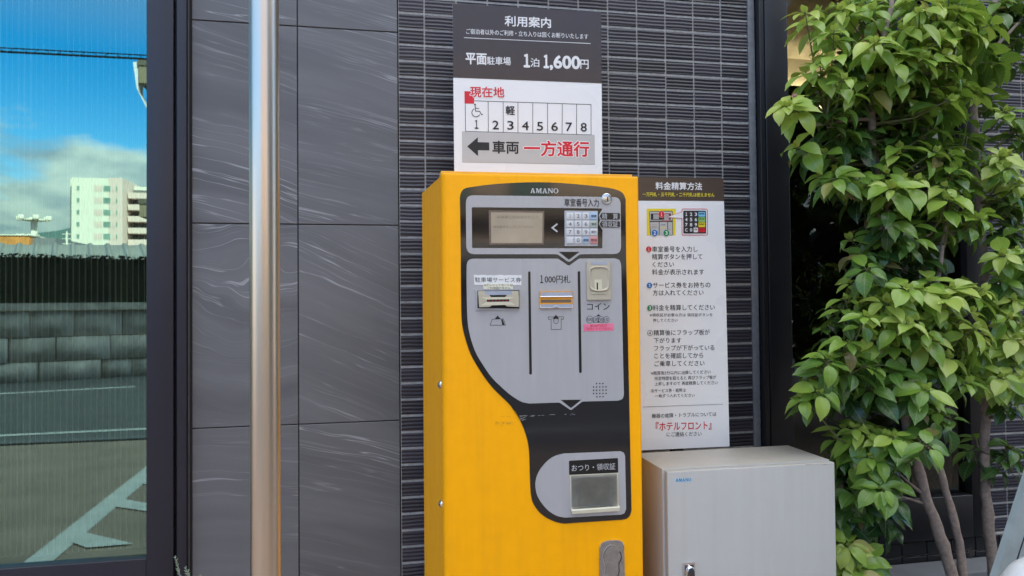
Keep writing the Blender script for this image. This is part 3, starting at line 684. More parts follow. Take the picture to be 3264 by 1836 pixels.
def apartment():
    root = thing('apartment_building', Wl, 'white apartment tower with green windows and side balconies', 'building')
    Yv = 190.0; Y = -Yv; L = mat_(180, 450, Yv).x; Rr = mat_(308, 447, Yv).x; top = mat_(245, 448, Yv).z; lf = mat_(166, 450, Yv).x; rg = mat_(366, 466, Yv)
    depth = 18.0
    mb = MB(); mb.box(L, Rr-3.2, Y-depth, Y, 0, top); mb.build('wall', M['apt'], root)
    mb = MB(); mb.box(Rr-3.19, Rr, Y-depth, Y-0.02, 0, top+0.15); mb.build('stair_wall', M['apt_pink'], root)
    mb = MB(); mb.box(lf, L-0.01, Y-depth, Y-2.5, 0, top); mb.build('recessed_wall', M['apt'], root)
    mb = MB(); mb.box(Rr+0.01, rg.x+3, Y-depth-8, Y-9.0, 0, top-0.6); mb.build('side_wall', M['apt'], root)
    H = 3.0; z0 = mat_(245, 474, Yv).z
    for k in range(7):
        z = z0-k*H
        if z < 4: break
        for xa, xb, ha, m in ((193, 201, 1.2, 'apt_win'), (237, 258, 1.5, 'apt_pink'), (260, 279, 1.55, 'apt_win'), (283, 291, 1.3, 'apt_pink'), (309-18, 309-12.5, 1.2, 'apt_win')):
            ax = mat_(xa, 474, Yv).x; bx = mat_(xb, 474, Yv).x
            yy = Y if xa < 289 else Y-0.02
            w_ = MB(); w_.box(ax, bx, yy-0.3, yy+0.06, z-ha/2, z+ha/2); f = w_.build('window', M['apt' if m == 'apt_win' else m], root)
            if m == 'apt_win':
                w_ = MB(); w_.box(ax+0.06, bx-0.06, yy-0.2, yy+0.10, z-ha/2+0.10, z+ha/2-0.08); w_.build('pane', M['apt_win'], f)
        ax = Rr+0.3
        w_ = MB(); w_.box(ax, ax+5.0, Y-8.99, Y-3.0, z-1.9, z-0.45); w_.build('balcony', M['apt_pink'], root)
        w_ = MB(); w_.box(ax+0.2, ax+7.5, Y-8.99, Y-6.6, z-0.44, z+0.75); w_.build('balcony_opening', M['apt_dark'], root)
        w_ = MB(); w_.box(ax+5.2, rg.x+2, Y-8.99, Y-6.0, z-1.9, z-0.8); w_.build('side_balcony', M['apt'], root)
apartment()
def low_block():
    root = thing('low_building', Wl, 'low orange walled building left of the light mast', 'building'); Yv = 125.0; Y = -Yv
    a, b = mat_(0, 600, Yv), mat_(74, 600, Yv); c = mat_(132, 612, Yv)
    mb = MB(); mb.box(a.x-10, b.x, Y-12, Y, 0, mat_(40, 593, Yv).z); mb.build('wall', M['orange_wall'], root)
    mb = MB(); mb.box(a.x-10, b.x+0.2, Y-12, Y+0.2, mat_(40, 592.5, Yv).z, mat_(40, 590, Yv).z); mb.build('parapet', M['apt'], root)
    mb = MB(); mb.box(b.x+0.01, c.x, Y-14, Y-1, 0, mat_(90, 597, Yv).z); mb.build('annex', M['kerb'], root)
    for xa in (28, 58):
        p = mat_(xa, 588, Yv); mb = MB(); mb.box(p.x, p.x+1.2, Y-3, Y-1.5, mat_(40, 590, Yv).z, mat_(40, 586, Yv).z); mb.build('roof_tank', M['apt'], root)
low_block()
def mast():
    Yv = 150.0; fr = WF; root = thing('light_mast', Wl, 'white mast with a ring of floodlights beside the hill', 'mast')
    p = mat_(85.5, 610, Yv); t = mat_(85.5, 556, Yv)
    mb = MB(); mb.tube([(p.x, p.y, 0), (p.x, p.y, t.z)], [0.75, 0.55], 10); mb.build('mast_pole', M['apt'], root)
    mb = MB(); mb.lathe([(0.1, 0), (1.9, 0.05), (1.9, 0.35), (0.1, 0.4)], (p.x, p.y, t.z), seg=16); mb.build('platform', M['apt'], root)
    for k in range(6):
        an = k*math.pi/3; mb = MB(); mb.box(p.x+2.6*math.cos(an)-0.5, p.x+2.6*math.cos(an)+0.5, p.y+2.6*math.sin(an)-0.3, p.y+2.6*math.sin(an)+0.3, t.z+0.1, t.z+0.95, 0.15); mb.build('floodlight', M['apt'], root)
mast()
def antenna():
    Yv = 110.0; p = mat_(166, 618, Yv); t = mat_(168, 582, Yv); mb = MB()
    mb.tube([(p.x, p.y, 0), (t.x, p.y, t.z)], [0.35, 0.12], 6)
    for k in range(4): mb.tube([(t.x-0.6, p.y, t.z-0.4-k*0.7), (t.x+0.6, p.y, t.z-0.4-k*0.7)], 0.07, 5)
    tag(mb.build('antenna', M['apt']), 'thin roof antenna left of the white apartment tower', 'antenna')
antenna()
def hills():
    rs = random.Random(8); rows = []; Y0 = -620
    ridge = []
    for i in range(81):
        x = -1100+i*25
        # rises from the left towards the tower
        px = (x-mat_(0, 590, 620).x)/(mat_(160, 570, 620).x-mat_(0, 590, 620).x)
        za = mat_(0, 590, 620).z; zb_ = mat_(160, 568, 620).z
        h = za+(zb_-za)*max(-1.5, min(1.6, px)); h = max(h, 30)+rs.uniform(-1.5, 1.5)+3*math.sin(i*0.9)
        ridge.append((x, h))
    for t, f in ((140, 0.0), (60, 0.62), (0, 1.0), (-160, 0.9), (-400, 0.3)):
        rows.append([(x, Y0+t, h*f-(0.4 if f == 0 else 0)) for x, h in ridge])
    mb = MB(); mb.grid(rows); tag(mb.build('hills', M['hill']), kind='structure')
hills()
def wires():
    a = mat_(0, 120, 9.0); b = mat_(366, 139, 9.0); dx = (b-a); mb = MB(); pts = []
    p0 = a-dx*6; p1 = a+dx*9
    mb.tube([p0, p1], 0.010, 6); q = Vector((0, 0, -0.055)); mb.tube([p0+q, p1+q], 0.017, 6)
    n = 1400
    pts = [p0.lerp(p1, i/n)+Vector((0, 0.028*math.cos(i*0.42), -0.028+0.034*math.sin(i*0.42))) for i in range(n+1)]
    mb.tube(pts, 0.004, 4)
    return tag(mb.build('overhead_cable', M['cable']), 'overhead cable bundle with spiral hanger mirrored across the sky', 'cable')
wires()
def evergreen(loc, h, r, seed, label):
    rs = random.Random(seed); fr = Frame(loc); root = thing('evergreen_tree', fr, label, 'tree', 'evergreens across the pavement')
    mb = MB(); mb.tube([(0, 0, 0), (0.05, 0, h*0.4), (0, 0.05, h*0.9)], [0.12, 0.09, 0.03], 8); mb.build('trunk', M['bark'], root)
    mb = MB()
    for i in range(2600):
        t = rs.random(); an = rs.uniform(0, 6.28); rr = r*(0.35+0.65*math.sin(math.pi*min(1, t*0.85+0.12)))*(0.55+0.45*rs.random()**0.5)*(1+0.2*math.sin(an*3+t*9))
        c = Vector((rr*math.cos(an), rr*math.sin(an), h*(0.12+0.88*t))); a = Vector((rs.gauss(0, 1), rs.gauss(0, 1), rs.gauss(0, 1))).normalized()*rs.uniform(0.08, 0.17); b = a.orthogonal().normalized()*rs.uniform(0.05, 0.09)
        mb.face([c-a, c+b, c+a, c-b])
    mb.build('crown', M['hedge'], root)
evergreen((6.3, -5.0, 0), 6.2, 1.6, 1, 'nearest dark evergreen right of the pavement, mirrored in dark glass')
evergreen((8.8, -4.0, 0), 6.4, 1.9, 2, 'tall dark evergreen farthest right along the pavement')
evergreen((4.5, -5.0, 0), 6.0, 1.4, 3, 'dark evergreen beside the road facing the yellow machine')

# ================================================================== STEEL POLE
def pole():
    fr = Frame((at(666*1.2671, 700*1.2671, -1.1).x, -1.1, 0)); root = thing('steel_pole', fr, 'shiny stainless steel pole in front of the stone tile wall', 'pole')
    mb = MB(); mb.lathe([(0.0214, 0.0), (0.0214, 3.4)], (0, 0, 0), seg=48); mb.build('shaft', M['stainless'], root)
    mb = MB(); mb.lathe([(0.06, 0.0), (0.06, 0.006), (0.024, 0.012), (0.0218, 0.012)], (0, 0, 0), seg=32); mb.build('floor_flange', M['stainless'], root)
pole()

# ================================================================== PAY MACHINE
TH = -0.036
o_ = at(1411, 1200, -0.63); MF = Frame((o_.x, -0.63, 0), TH)
def mk(Z): return lambda x, y: MF.pix(Z(x, y))
FK, FP, FC = mk(ZK), mk(ZP), mk(ZC)
W_ = MF.pix((2044, 1200))[0]; ZT = (MF.pix((1409, 553))[1]+MF.pix((2030, 557))[1])/2
pm = thing('parking_pay_machine', MF, 'yellow parking pay machine with black and silver control panel', 'machine')
def part(name, m, parent=pm, label=None): return lambda mb: tag(mb.build(name, M[m], parent), label)
def rings(prof_list, mb, **k):
    for r in prof_list: pass
def door():
    # outline in plan: rounded vertical corners, wide roll on the left
    plan = rounded([(0.0, 0.034), (0.0, 0.0), (W_, 0.0), (W_, 0.034)], [0, 0.016, 0.007, 0], 10)
    mb = MB(); zs = [(0.06, 0.0), (ZT-0.007, 0.0), (ZT-0.003, 0.002), (ZT-0.0008, 0.0045), (ZT, 0.008)]
    rows = []
    for z, ins in zs:
        rows.append([(min(max(x, ins*0.5), W_-ins*0.5), max(y, ins), z) for x, y in plan])
    mb.grid(rows); mb.face([p for p in rows[-1]]); mb.face([(p[0], p[1], p[2]) for p in rows[0]][::-1])
    return part('door', 'yellow')(mb)
dr = door()
def housing():
    D = 0.46; yb = 0.037
    xb, zbk = MF.pix((1346, 614), D); xb2, _ = MF.pix((1351, 1700), D); xb = (xb+xb2)/2
    print('machine', 'W', round(W_, 3), 'top', round(ZT, 3), 'back x', round(xb, 3), 'back top', round(zbk, 3))
    zf = ZT-0.002
    x0 = -0.0005; x1 = W_-0.003; xr = W_-0.006
    mb = MB(); lo = [(x0, yb, 0.06), (xb, D, 0.06), (xr, D, 0.06), (x1, yb, 0.06)]; hi = [(x0, yb, zf), (xb, D, zbk), (xr, D, zbk), (x1, yb, zf)]
    bm = bmesh.new(); vs = [bm.verts.new(p) for p in lo+hi]
    for f in ((3, 2, 1, 0), (4, 5, 6, 7), (0, 1, 5, 4), (1, 2, 6, 5), (2, 3, 7, 6), (3, 0, 4, 7)): bm.faces.new([vs[i] for i in f])
    bmesh.ops.recalc_face_normals(bm, faces=bm.faces); bmesh.ops.bevel(bm, geom=bm.edges[:], offset=0.0022, segments=2, affect='EDGES'); mb.add(bm, smooth=True)
    part('housing', 'yellow')(mb)
    mb = MB(); mb.box(0.004, W_-0.008, 0.0345, 0.0368, 0.07, ZT-0.006); part('door_seal', 'gasket')(mb)
    a = MF.pix(ZK(236, 47)); b = MF.pix(ZK(2435, 78)); zz = (a[1]+b[1])/2
    mb = MB(); mb.box(a[0], b[0], 0.012, 0.09, ZT-0.004, max(zz, ZT+0.003), 0.0015); part('top_lip', 'yellow_edge')(mb)
    mb = MB(); mb.box(0.03, W_-0.03, 0.06, D-0.04, 0.0, 0.062); part('plinth', 'dark_metal')(mb)
    for zpx in (1236, 1630):
        for k, yy in enumerate((0.050, 0.066)):
            z = MF.pix((1404, zpx))[1]-0.004*k+0.002; x = x0+(xb-x0)*(yy-yb)/(D-yb)
            mb = MB(); mb.lathe([(0.0085, -0.001), (0.0085, 0.0008), (0.0065, 0.0034), (0.0035, 0.0052), (0.0004, 0.0058)], (x, yy, z), '-X', 18); part('bolt', 'chrome')(mb)
housing()
def plate(mb, poly, off, th=0.0006): return mb.prism(poly, -(off-th), -off)
# black film panel
bl = smooth_path([FK(530, 245), FK(800, 208), FK(1080, 189), FK(1300, 183), (FK(1500, 186)), FK(1700, 199), FK(1950, 222), FK(2150, 247)], 5)
br = smooth_path([FK(2150, 247), FK(2255, 275), FK(2312, 315), FK(2338, 375)], 4)
rt = [FK(2346, 1073), FC(1735, 60), FC(1752, 900)]
bt = smooth_path([FC(1752, 905), FC(1738, 945), FC(1712, 970), FC(1670, 980)], 4)
lf = smooth_path([FC(1195, 1012), FC(1130, 1000), FC(1050, 965), FC(990, 920), FC(945, 860), FC(922, 800), FC(912, 700), FC(907, 550), FC(903, 430), FC(890, 330), FC(860, 230), FC(820, 140), FC(775, 65), FP(575, 1449), FP(545, 1390), FP(500, 1320), FP(430, 1250), FP(350, 1170), FP(280, 1080), FP(215, 980), FP(160, 880), FP(125, 780), FP(100, 690), FP(85, 600), FP(80, 450), FP(78, 200), FP(77, 0), FK(452, 420), FK(452, 350), FK(464, 300), FK(490, 264), FK(530, 245)], 3)
mb = MB(); plate(mb, bl+br[1:]+rt+bt[1:]+lf[:-1], 0.0012, 0.0012); part('control_panel', 'black_gloss')(mb)
# silver fields
s1 = [FK(518, 420), FK(525, 372), FK(548, 342), FK(590, 332), FK(2222, 352), FK(2262, 368), FK(2280, 412), FK(2286, 930), FK(2272, 980), FK(2228, 1000), FK(1817, 1003), FK(1692, 1098), FK(1563, 1003), FK(600, 1003), FK(548, 986), FK(523, 935)]
mb = MB(); plate(mb, rounded(s1, 0.006, 3), 0.0018); part('upper_field', 'silver')(mb)
s2 = [FP(127, 115), FP(140, 80), FP(172, 66), FP(908, 66), FP(1000, 128), FP(1088, 65), FP(1395, 63), FP(1435, 78), FP(1447, 118), FP(1470, 1230), FP(1460, 1266), FP(1425, 1279), FP(1114, 1287), FP(1018, 1362), FP(920, 1295), FP(660, 1304), FP(600, 1292)]
s2 += smooth_path([FP(560, 1270), FP(500, 1230), FP(420, 1160), FP(340, 1080), FP(270, 980), FP(210, 880), FP(175, 790), FP(150, 700), FP(135, 600), FP(129, 450), FP(126, 250)], 3)
mb = MB(); plate(mb, rounded(s2, 0.003, 2), 0.0018); part('lower_field', 'silver')(mb)
s3 = smooth_path([FC(1190, 430), FC(1120, 449), FC(1060, 486), FC(1000, 552), FC(965, 620), FC(954, 690), FC(965, 765), FC(1000, 833), FC(1060, 902), FC(1130, 946), FC(1200, 962)], 4)+[FC(1665, 937), FC(1693, 926), FC(1707, 890), FC(1698, 452), FC(1688, 424), FC(1660, 411)]
mb = MB(); plate(mb, s3, 0.0018); part('return_field', 'silver')(mb)
mb = MB(); plate(mb, [FK(1576, 976), FK(1812, 976), FK(1692, 1066)], 0.0022); plate(mb, [FP(930, 1273), FP(1107, 1271), FP(1018, 1342)], 0.0022); plate(mb, [FP(652, 185)]+[]+[FP(656, 176), FP(668, 176), FP(672, 185), FP(684, 1046), FP(680, 1055), FP(668, 1056), FP(662, 1048)], 0.0022); plate(mb, [FP(1075, 183), FP(1080, 173), FP(1092, 173), FP(1097, 183), FP(1110, 1033), FP(1105, 1042), FP(1094, 1043), FP(1088, 1035)], 0.0022)
part('divider_marks', 'black')(mb)
# screen window
scr = rounded([FK(585, 468), FK(2060, 481), FK(2070, 497), FK(2062, 505), FK(2050, 520), FK(2028, 568), FK(2046, 612), FK(2030, 660), FK(2074, 730), FK(2072, 935), FK(588, 932)], [0.003, 0, 0, 0, 0, 0, 0, 0, 0, 0.002, 0.003], 4)
mb = MB(); plate(mb, scr, 0.0022); part('display_window', 'black_gloss')(mb)
mb = MB(); plate(mb, [FK(778, 503), FK(1410, 512), FK(1406, 892), FK(783, 895)], 0.0026); part('display_frame', 'lcd_frame')(mb)
mb = MB(); plate(mb, [FK(803, 526), FK(1392, 533), FK(1386, 876), FK(806, 878)], 0.0029); lcd = part('display', 'lcd')(mb)
for s, x0, x1, y in (('駐車場ご利用ありがとう', 870, 1340, 580), ('車室番号を入力してください', 830, 1290, 692)):
    text(MF, lcd, s, ZK, x0, y, x1, y+2, 30, M['lcd_text'], 0.0032)
mb = MB(); plate(mb, stroke2([FK(1560, 658), FK(1502, 703), FK(1560, 748)], 0.0035), 0.0026); part('arrow_mark', 'lightgrey_ink')(mb)
mb = MB()
for y0, y1, yc in ((533, 607, 570), (624, 698, 660)):
    plate(mb, rounded([FK(2036, yc), FK(2060, y0), FK(2272, y0+2), FK(2272, y1+2), FK(2060, y1)], [0, 0, 0.004, 0.004, 0], 4), 0.0030)
part('key_name_tags', 'black')(mb)
mb = MB()
for y0, y1, yc in ((533, 607, 570), (624, 698, 660)):
    p = [FK(2060, y0), FK(2036, yc), FK(2060, y1)]; plate(mb, stroke2(p, 0.0008), 0.0033)
part('key_name_edges', 'lightgrey_ink')(mb)
text(MF, pm, '精　算', ZK, 2068, 572, 2248, 572, 66, M['lightgrey_ink'], 0.0033); text(MF, pm, '領収証', ZK, 2066, 660, 2250, 662, 68, M['lightgrey_ink'], 0.0033)
text(MF, pm, '車室番号入力', ZK, 1640, 414, 2032, 418, 88, M['ink'], 0.0022, 0.01)
# keypad
kp = MB(); kp.prism(rounded([FK(1640, 508), FK(2018, 512), FK(2016, 910), FK(1642, 910)], 0.001, 3), -0.0022, -0.0042); kpo = part('keypad', 'key_plate')(kp)
kx = [(1660, 1742), (1750, 1832), (1840, 1921), (1929, 2011)]; ky = [(532, 613), (622, 702), (712, 793), (804, 886)]
kc = [['key', 'key', 'key', 'key_blue'], ['key', 'key', 'key', 'key_green'], ['key', 'key', 'key', 'key'], ['key', 'key', 'key_blue', 'key_red']]
kt = [['1', '2', '3', '精算'], ['4', '5', '6', '領収'], ['7', '8', '9', '発行'], [None, '0', '登録', '取消']]
for r in range(4):
    for c in range(4):
        x0, x1 = kx[c]; y0, y1 = ky[r]; a = FK(x0, y0); b = FK(x1, y1)
        k = MB()
        if (r, c) == (3, 2): k.lathe([(0.0082, 0.0030), (0.0082, 0.0052), (0.0072, 0.0062), (0.0004, 0.0062)], ((a[0]+b[0])/2, 0, (a[1]+b[1])/2), '-Y', 24)
        else: k.box(a[0], b[0], -0.0064, -0.0030, b[1], a[1], 0.0012, 3)
        o = part('key', kc[r][c], kpo)(k)
        t_ = kt[r][c]
        if t_:
            n = len(t_); cx = (x0+x1)/2; cy = (y0+y1)/2; hw = 15 if t_ != '1' else 7
            if n > 1: hw = 30
            me = text(MF, pm, t_, ZK, cx-hw, cy, cx+hw, cy, 42 if n == 1 else 30, M['key_ink'] if n == 1 else M['darkgrey_ink'], 0.0067, 0.01); me.parent = kpo
# maker's name in slab lettering
def slab(ch):
    t, sf = 0.17, 0.07
    if ch == 'A': return [[(0.02, 0), (0.36, 0), (0.36, sf), (0.27, sf), (0.31, 0.22), (0.62, 0.22), (0.66, sf), (0.57, sf), (0.57, 0), (1.0, 0), (1.0, sf), (0.90, sf), (0.62, 1.0), (0.38, 1.0), (0.10, sf), (0.02, sf)], [(0.345, 0.31), (0.465, 0.74), (0.585, 0.31)]], 1.02
    if ch == 'M': return [[(0, 0), (0.36, 0), (0.36, sf), (0.26, sf), (0.26, 0.70), (0.52, 0.0), (0.64, 0), (0.90, 0.72), (0.90, sf), (0.80, sf), (0.80, 0), (1.24, 0), (1.24, sf), (1.12, sf), (1.12, 0.93), (1.24, 0.93), (1.24, 1.0), (0.86, 1.0), (0.625, 0.38), (0.40, 1.0), (0, 1.0), (0, 0.93), (0.12, 0.93), (0.12, sf), (0, sf)]], 1.26
    if ch == 'N': return [[(0, 0), (0.36, 0), (0.36, sf), (0.25, sf), (0.25, 0.74), (0.82, 0.0), (0.96, 0), (0.96, 0.93), (1.06, 0.93), (1.06, 1.0), (0.72, 1.0), (0.72, 0.93), (0.83, 0.93), (0.83, 0.32), (0.34, 1.0), (0, 1.0), (0, 0.93), (0.12, 0.93), (0.12, sf), (0, sf)]], 1.08
    return [circ((0.5, 0.5), 0.50, 36, 0.52), circ((0.5, 0.5), 0.28, 36, 0.42)], 1.02
def slab_word(fr, parent, word, p0, p1, h, m, off):
    tot = 0; lay = []
    for ch in word: g, w_ = slab(ch); lay.append((tot, g)); tot += w_+0.05
    tot -= 0.05; mb = MB(); ex = (Vector(p1)-Vector(p0))/tot
    for x, g in lay:
        tr = [[(p0[0]+ex.x*(x+q[0]), p0[1]+ex.y*(x+q[0])+(q[1]-0.5)*h) for q in c] for c in g]
        if len(tr) == 1: plate(mb, tr[0], off)
        elif len(tr[1]) == 3:                       # A: split round its counter
            o, c = tr; L = o[13:]+[o[0], o[1], o[2], o[3], o[4]]
            plate(mb, [o[13], o[14], o[15], o[0], o[1], o[2], o[3], o[4], c[0], c[1]], off); plate(mb, [o[12], o[13], c[1], c[2], o[5], o[6], o[7], o[8], o[9], o[10], o[11]], off); plate(mb, [o[4], o[5], c[2], c[0]], off)
        else:
            o, c = tr; n = len(o)
            for i in range(n):
                j = (i+1) % n; mb.face([(o[i][0], -off, o[i][1]), (o[j][0], -off, o[j][1]), (c[j][0], -off, c[j][1]), (c[i][0], -off, c[i][1])])
    return mb.build('lettering', m, parent)
hh = FK(1400, 252)[1]-FK(1400, 308)[1]
slab_word(MF, pm, 'AMANO', FK(1252, 279), FK(1573, 282), hh, M['lightgrey_ink'], 0.0016)
# cylinder lock
M['lock_metal'] = mat('lock_metal', (0.66, 0.66, 0.66), 0.22, metal=1.0)
c = FK(2118, 372)
mb = MB(); mb.lathe([(0.0132, 0.0012), (0.0132, 0.003), (0.0122, 0.0050), (0.0106, 0.0056), (0.0098, 0.0046), (0.0090, 0.0048), (0.0004, 0.0052)], (c[0], 0, c[1]), '-Y', 32); lk = part('cylinder_lock', 'lock_metal')(mb)
mb = MB(); mb.prism([(c[0]+0.001, c[1]-0.006), (c[0]+0.0032, c[1]-0.006), (c[0]+0.0032, c[1]+0.004), (c[0]+0.001, c[1]+0.004)], -0.0045, -0.0056); part('keyway', 'gasket', lk)(mb)
# stickers
def wavy(pts, amp, n=14, seed=1):
    rs = random.Random(seed); out = []
    for i in range(4):
        a = Vector(pts[i]); b = Vector(pts[(i+1) % 4])
        for k in range(n if i % 2 == 0 else 3): q = a.lerp(b, k/(n if i % 2 == 0 else 3)); out.append((q.x+rs.uniform(-amp, amp)*0.4, q.y+rs.uniform(-amp, amp)))
    return out
mb = MB(); plate(mb, wavy([FP(188, 206), FP(596, 207), FP(594, 291), FP(192, 290)], 0.0008), 0.0024); st = part('white_sticker', 'paper')(mb)
text(MF, pm, '駐車場サービス券', ZP, 197, 246, 592, 248, 42, M['darkgrey_ink'], 0.0027).parent = st
mb = MB(); plate(mb, wavy([FP(270, 281), FP(523, 281), FP(521, 326), FP(268, 327)], 0.0006, 14, 4), 0.0030); st = part('cream_sticker', 'cream_paper')(mb)
text(MF, pm, '※クレジットカードは', ZP, 276, 292, 520, 292, 23, M['darkgrey_ink'], 0.0033).parent = st
text(MF, pm, 'ご利用頂けません', ZP, 304, 317, 500, 316, 18, M['darkgrey_ink'], 0.0033).parent = st
mb = MB(); plate(mb, [FP(1123, 626), FP(1384, 618), FP(1385, 680), FP(1124, 687)], 0.0024); st = part('pink_sticker', 'pink')(mb)
text(MF, pm, '新500円玉は', ZP, 1182, 640, 1324, 636, 24, M['red_ink'], 0.0027).parent = st
text(MF, pm, 'ご利用いただけません', ZP, 1133, 666, 1372, 662, 24, M['red_ink'], 0.0027).parent = st
text(MF, pm, '1', ZP, 757, 241, 779, 241, 66, M['ink'], 0.0022, 0.014); text(MF, pm, '000円札', ZP, 794, 241, 1012, 241, 68, M['ink'], 0.0022, 0.008)
text(MF, pm, 'コイン', ZP, 1156, 476, 1348, 474, 58, M['ink'], 0.0022, 0.008)
# card unit
cu = MB(); cu.prism([FP(203, 332), FP(578, 327), FP(580, 500), FP(204, 507)], -0.0018, -0.0045); cuo = part('card_slot_unit', 'silver_line')(cu)
mb = MB(); plate(mb, [FP(217, 340), FP(574, 335), FP(576, 492), FP(219, 490)], 0.0049, 0.0004); part('recess', 'gasket', cuo)(mb)
mb = MB(); mb.prism([FP(222, 343), FP(566, 341), FP(566, 376), FP(222, 378)], -0.0049, -0.0060); part('clear_guide', 'clear_plate', cuo)(mb)
mb = MB()
for xa in (224, 510): mb.prism([FP(xa, 344), FP(xa+58, 343), FP(xa+58, 376), FP(xa, 377)], -0.006, -0.0066)
part('guide_cheek', 'beige', cuo)(mb)
f0 = [FP(224, 378), FP(315, 377), FP(342, 410), FP(440, 409), FP(470, 376), FP(566, 374), FP(568, 479), FP(468, 474), FP(440, 456), FP(344, 460), FP(318, 479), FP(230, 481)]
def funnel(outer, inner, y0, y1, mb):
    n = len(outer)
    mb.grid([[(x, y0, z) for x, z in inner], [(x, y1, z) for x, z in outer]], False, close=True)
mb = MB(); mb.prism(rounded(f0, 0.001, 2), -0.006, -0.0125); fu = part('funnel', 'beige', cuo)(mb)
mb = MB(); plate(mb, [FP(290, 414), FP(250, 398), FP(246, 396), FP(530, 394), FP(486, 412), FP(483, 434), FP(540, 460), FP(240, 466), FP(292, 436)], 0.0128, 0.0003); part('funnel_floor', 'cream', cuo)(mb)
mb = MB(); plate(mb, [FP(294, 416), FP(484, 413), FP(484, 432), FP(294, 435)], 0.0132, 0.0003); part('slot', 'gasket', cuo)(mb)
mb = MB()
for k in range(6): plate(mb, [FP(306+k*30, 425), FP(312+k*30, 430), FP(318+k*30, 425), FP(312+k*30, 420)], 0.0135, 0.0003)
part('slot_teeth', 'red_ink', cuo)(mb)
# note unit
nu = MB(); nu.prism(rounded([FP(748, 346), FP(1027, 344), FP(1029, 488), FP(750, 491)], 0.0012, 3), -0.0018, -0.0055); nuo = part('note_slot_unit', 'orange')(nu)
mb = MB(); mb.prism([FP(755, 353), FP(1021, 352), FP(1021, 386), FP(755, 388)], -0.0055, -0.0080); part('hinge_bar', 'clear_plate', nuo)(mb)
mb = MB(); mb.tube([(FP(752, 392)[0], -0.0075, FP(752, 392)[1]), (FP(1024, 390)[0], -0.0075, FP(1024, 390)[1])], 0.0016, 10); part('hinge_pin', 'chrome', nuo)(mb)
mb = MB(); plate(mb, [FP(758, 418), FP(1016, 416), FP(1016, 440), FP(758, 443)], 0.0058, 0.0003); part('slot', 'lcd_frame', nuo)(mb)
mb = MB(); plate(mb, [FP(752, 456), FP(1027, 453), FP(1028, 486), FP(752, 489)], 0.0060, 0.0004); part('lower_tray', 'clear_plate', nuo)(mb)
mb = MB(); mb.prism(stroke2([FP(754, 460), FP(755, 486), FP(862, 486), FP(872, 474), FP(890, 469), FP(908, 474), FP(916, 485), FP(1025, 484), FP(1024, 458)], 0.0010), -0.006, -0.0072); part('flap_rim', 'paper', nuo)(mb)
# coin unit
co = MB(); co.prism(rounded([FP(1149, 93), FP(1349, 92), FP(1353, 416), FP(1153, 418)], 0.0012, 3), -0.0018, -0.0075); coo = part('coin_slot_unit', 'beige')(co)
mb = MB(); plate(mb, [FP(1180, 95), FP(1322, 94), FP(1322, 118), FP(1180, 119)], 0.0079, 0.0004); part('clear_guide', 'clear_plate', coo)(mb)
mb = MB()
outl = smooth_path([FP(1168, 160), FP(1190, 140), FP(1250, 132), FP(1310, 138), FP(1336, 158)], 4)+smooth_path([FP(1336, 310), FP(1318, 335), FP(1250, 346), FP(1190, 336), FP(1168, 312)], 4)
cx, cz = FP(1250, 245); inn = [(cx+(x-cx)*0.80, cz+(z-cz)*0.84) for x, z in outl]
mb.grid([[(x, -0.0105, z) for x, z in outl], [(cx+(x-cx)*0.93, -0.0115, cz+(z-cz)*0.95) for x, z in outl], [(x, -0.0080, z) for x, z in inn]], True, close=True); mb.face([(x, -0.0080, z) for x, z in inn][::-1])
mb.grid([[(x, -0.0075, z) for x, z in outl], [(x, -0.0105, z) for x, z in outl]], True, close=True)
part('dish', 'beige', coo)(mb)
mb = MB(); plate(mb, [FP(1213, 245), FP(1276, 244), FP(1278, 330), FP(1214, 331)], 0.0084, 0.0003); part('slot_plate', 'cream', coo)(mb)
mb = MB(); plate(mb, [FP(1231, 272), FP(1242, 272), FP(1243, 337), FP(1232, 338)], 0.0088, 0.0003); part('slot', 'gasket', coo)(mb)
mb = MB(); mb.prism([FP(1185, 358), FP(1318, 357), FP(1312, 364), FP(1190, 365)], -0.0075, -0.0095); part('coin_ledge', 'cream', coo)(mb)
# pictograms
mb = MB()
def st2(pts, wd=0.0010): plate(mb, stroke2([FP(*p) for p in pts], wd), 0.0022)
st2([(420, 582), (440, 581), (459, 634), (327, 635), (346, 583), (372, 583)]); plate(mb, [FP(364, 585), FP(391, 552), FP(419, 583)], 0.0022); plate(mb, [FP(421, 586), FP(434, 586), FP(451, 632), FP(431, 632)], 0.0023)
st2([(842, 586), (826, 586), (826, 564), (953, 562), (953, 585), (938, 586)]); st2([(848, 575), (849, 671), (934, 670), (934, 574)])
plate(mb, [FP(861, 580), FP(889, 546), FP(918, 579)], 0.0024)
plate(mb, [FP(1234, 557), FP(1252, 541), FP(1272, 556)], 0.0022); plate(mb, [FP(1205, 612), FP(1213, 600), FP(1292, 598), FP(1300, 610)], 0.0021)
part('pictograms', 'ink')(mb)
def ring(c, r, wd, off, m):
    mb = MB(); n = 32; o = circ(c, r, n); i = circ(c, r-wd, n)
    for k in range(n): j = (k+1) % n; mb.face([(o[k][0], -off, o[k][1]), (o[j][0], -off, o[j][1]), (i[j][0], -off, i[j][1]), (i[k][0], -off, i[k][1])])
    return mb
part('pictograms', 'ink')(ring(FP(890, 598), 0.0062, 0.0009, 0.0026, None))
for x, s in ((1178, '500'), (1230, '100'), (1275, '50'), (1320, '10')):
    c = FP(x, 585); r = 0.0083 if s == '500' else 0.0072
    mb = MB(); plate(mb, circ(c, r), 0.0024, 0.0002); part('coin_mark', 'silver_line')(mb)
    part('coin_ring', 'ink')(ring(c, r, 0.0008, 0.0026, None)); hw = 23 if s == '500' else 18 if s == '100' else 15
    text(MF, pm, s, ZP, x-hw, 586, x+hw, 585, 26, M['ink'], 0.0027)
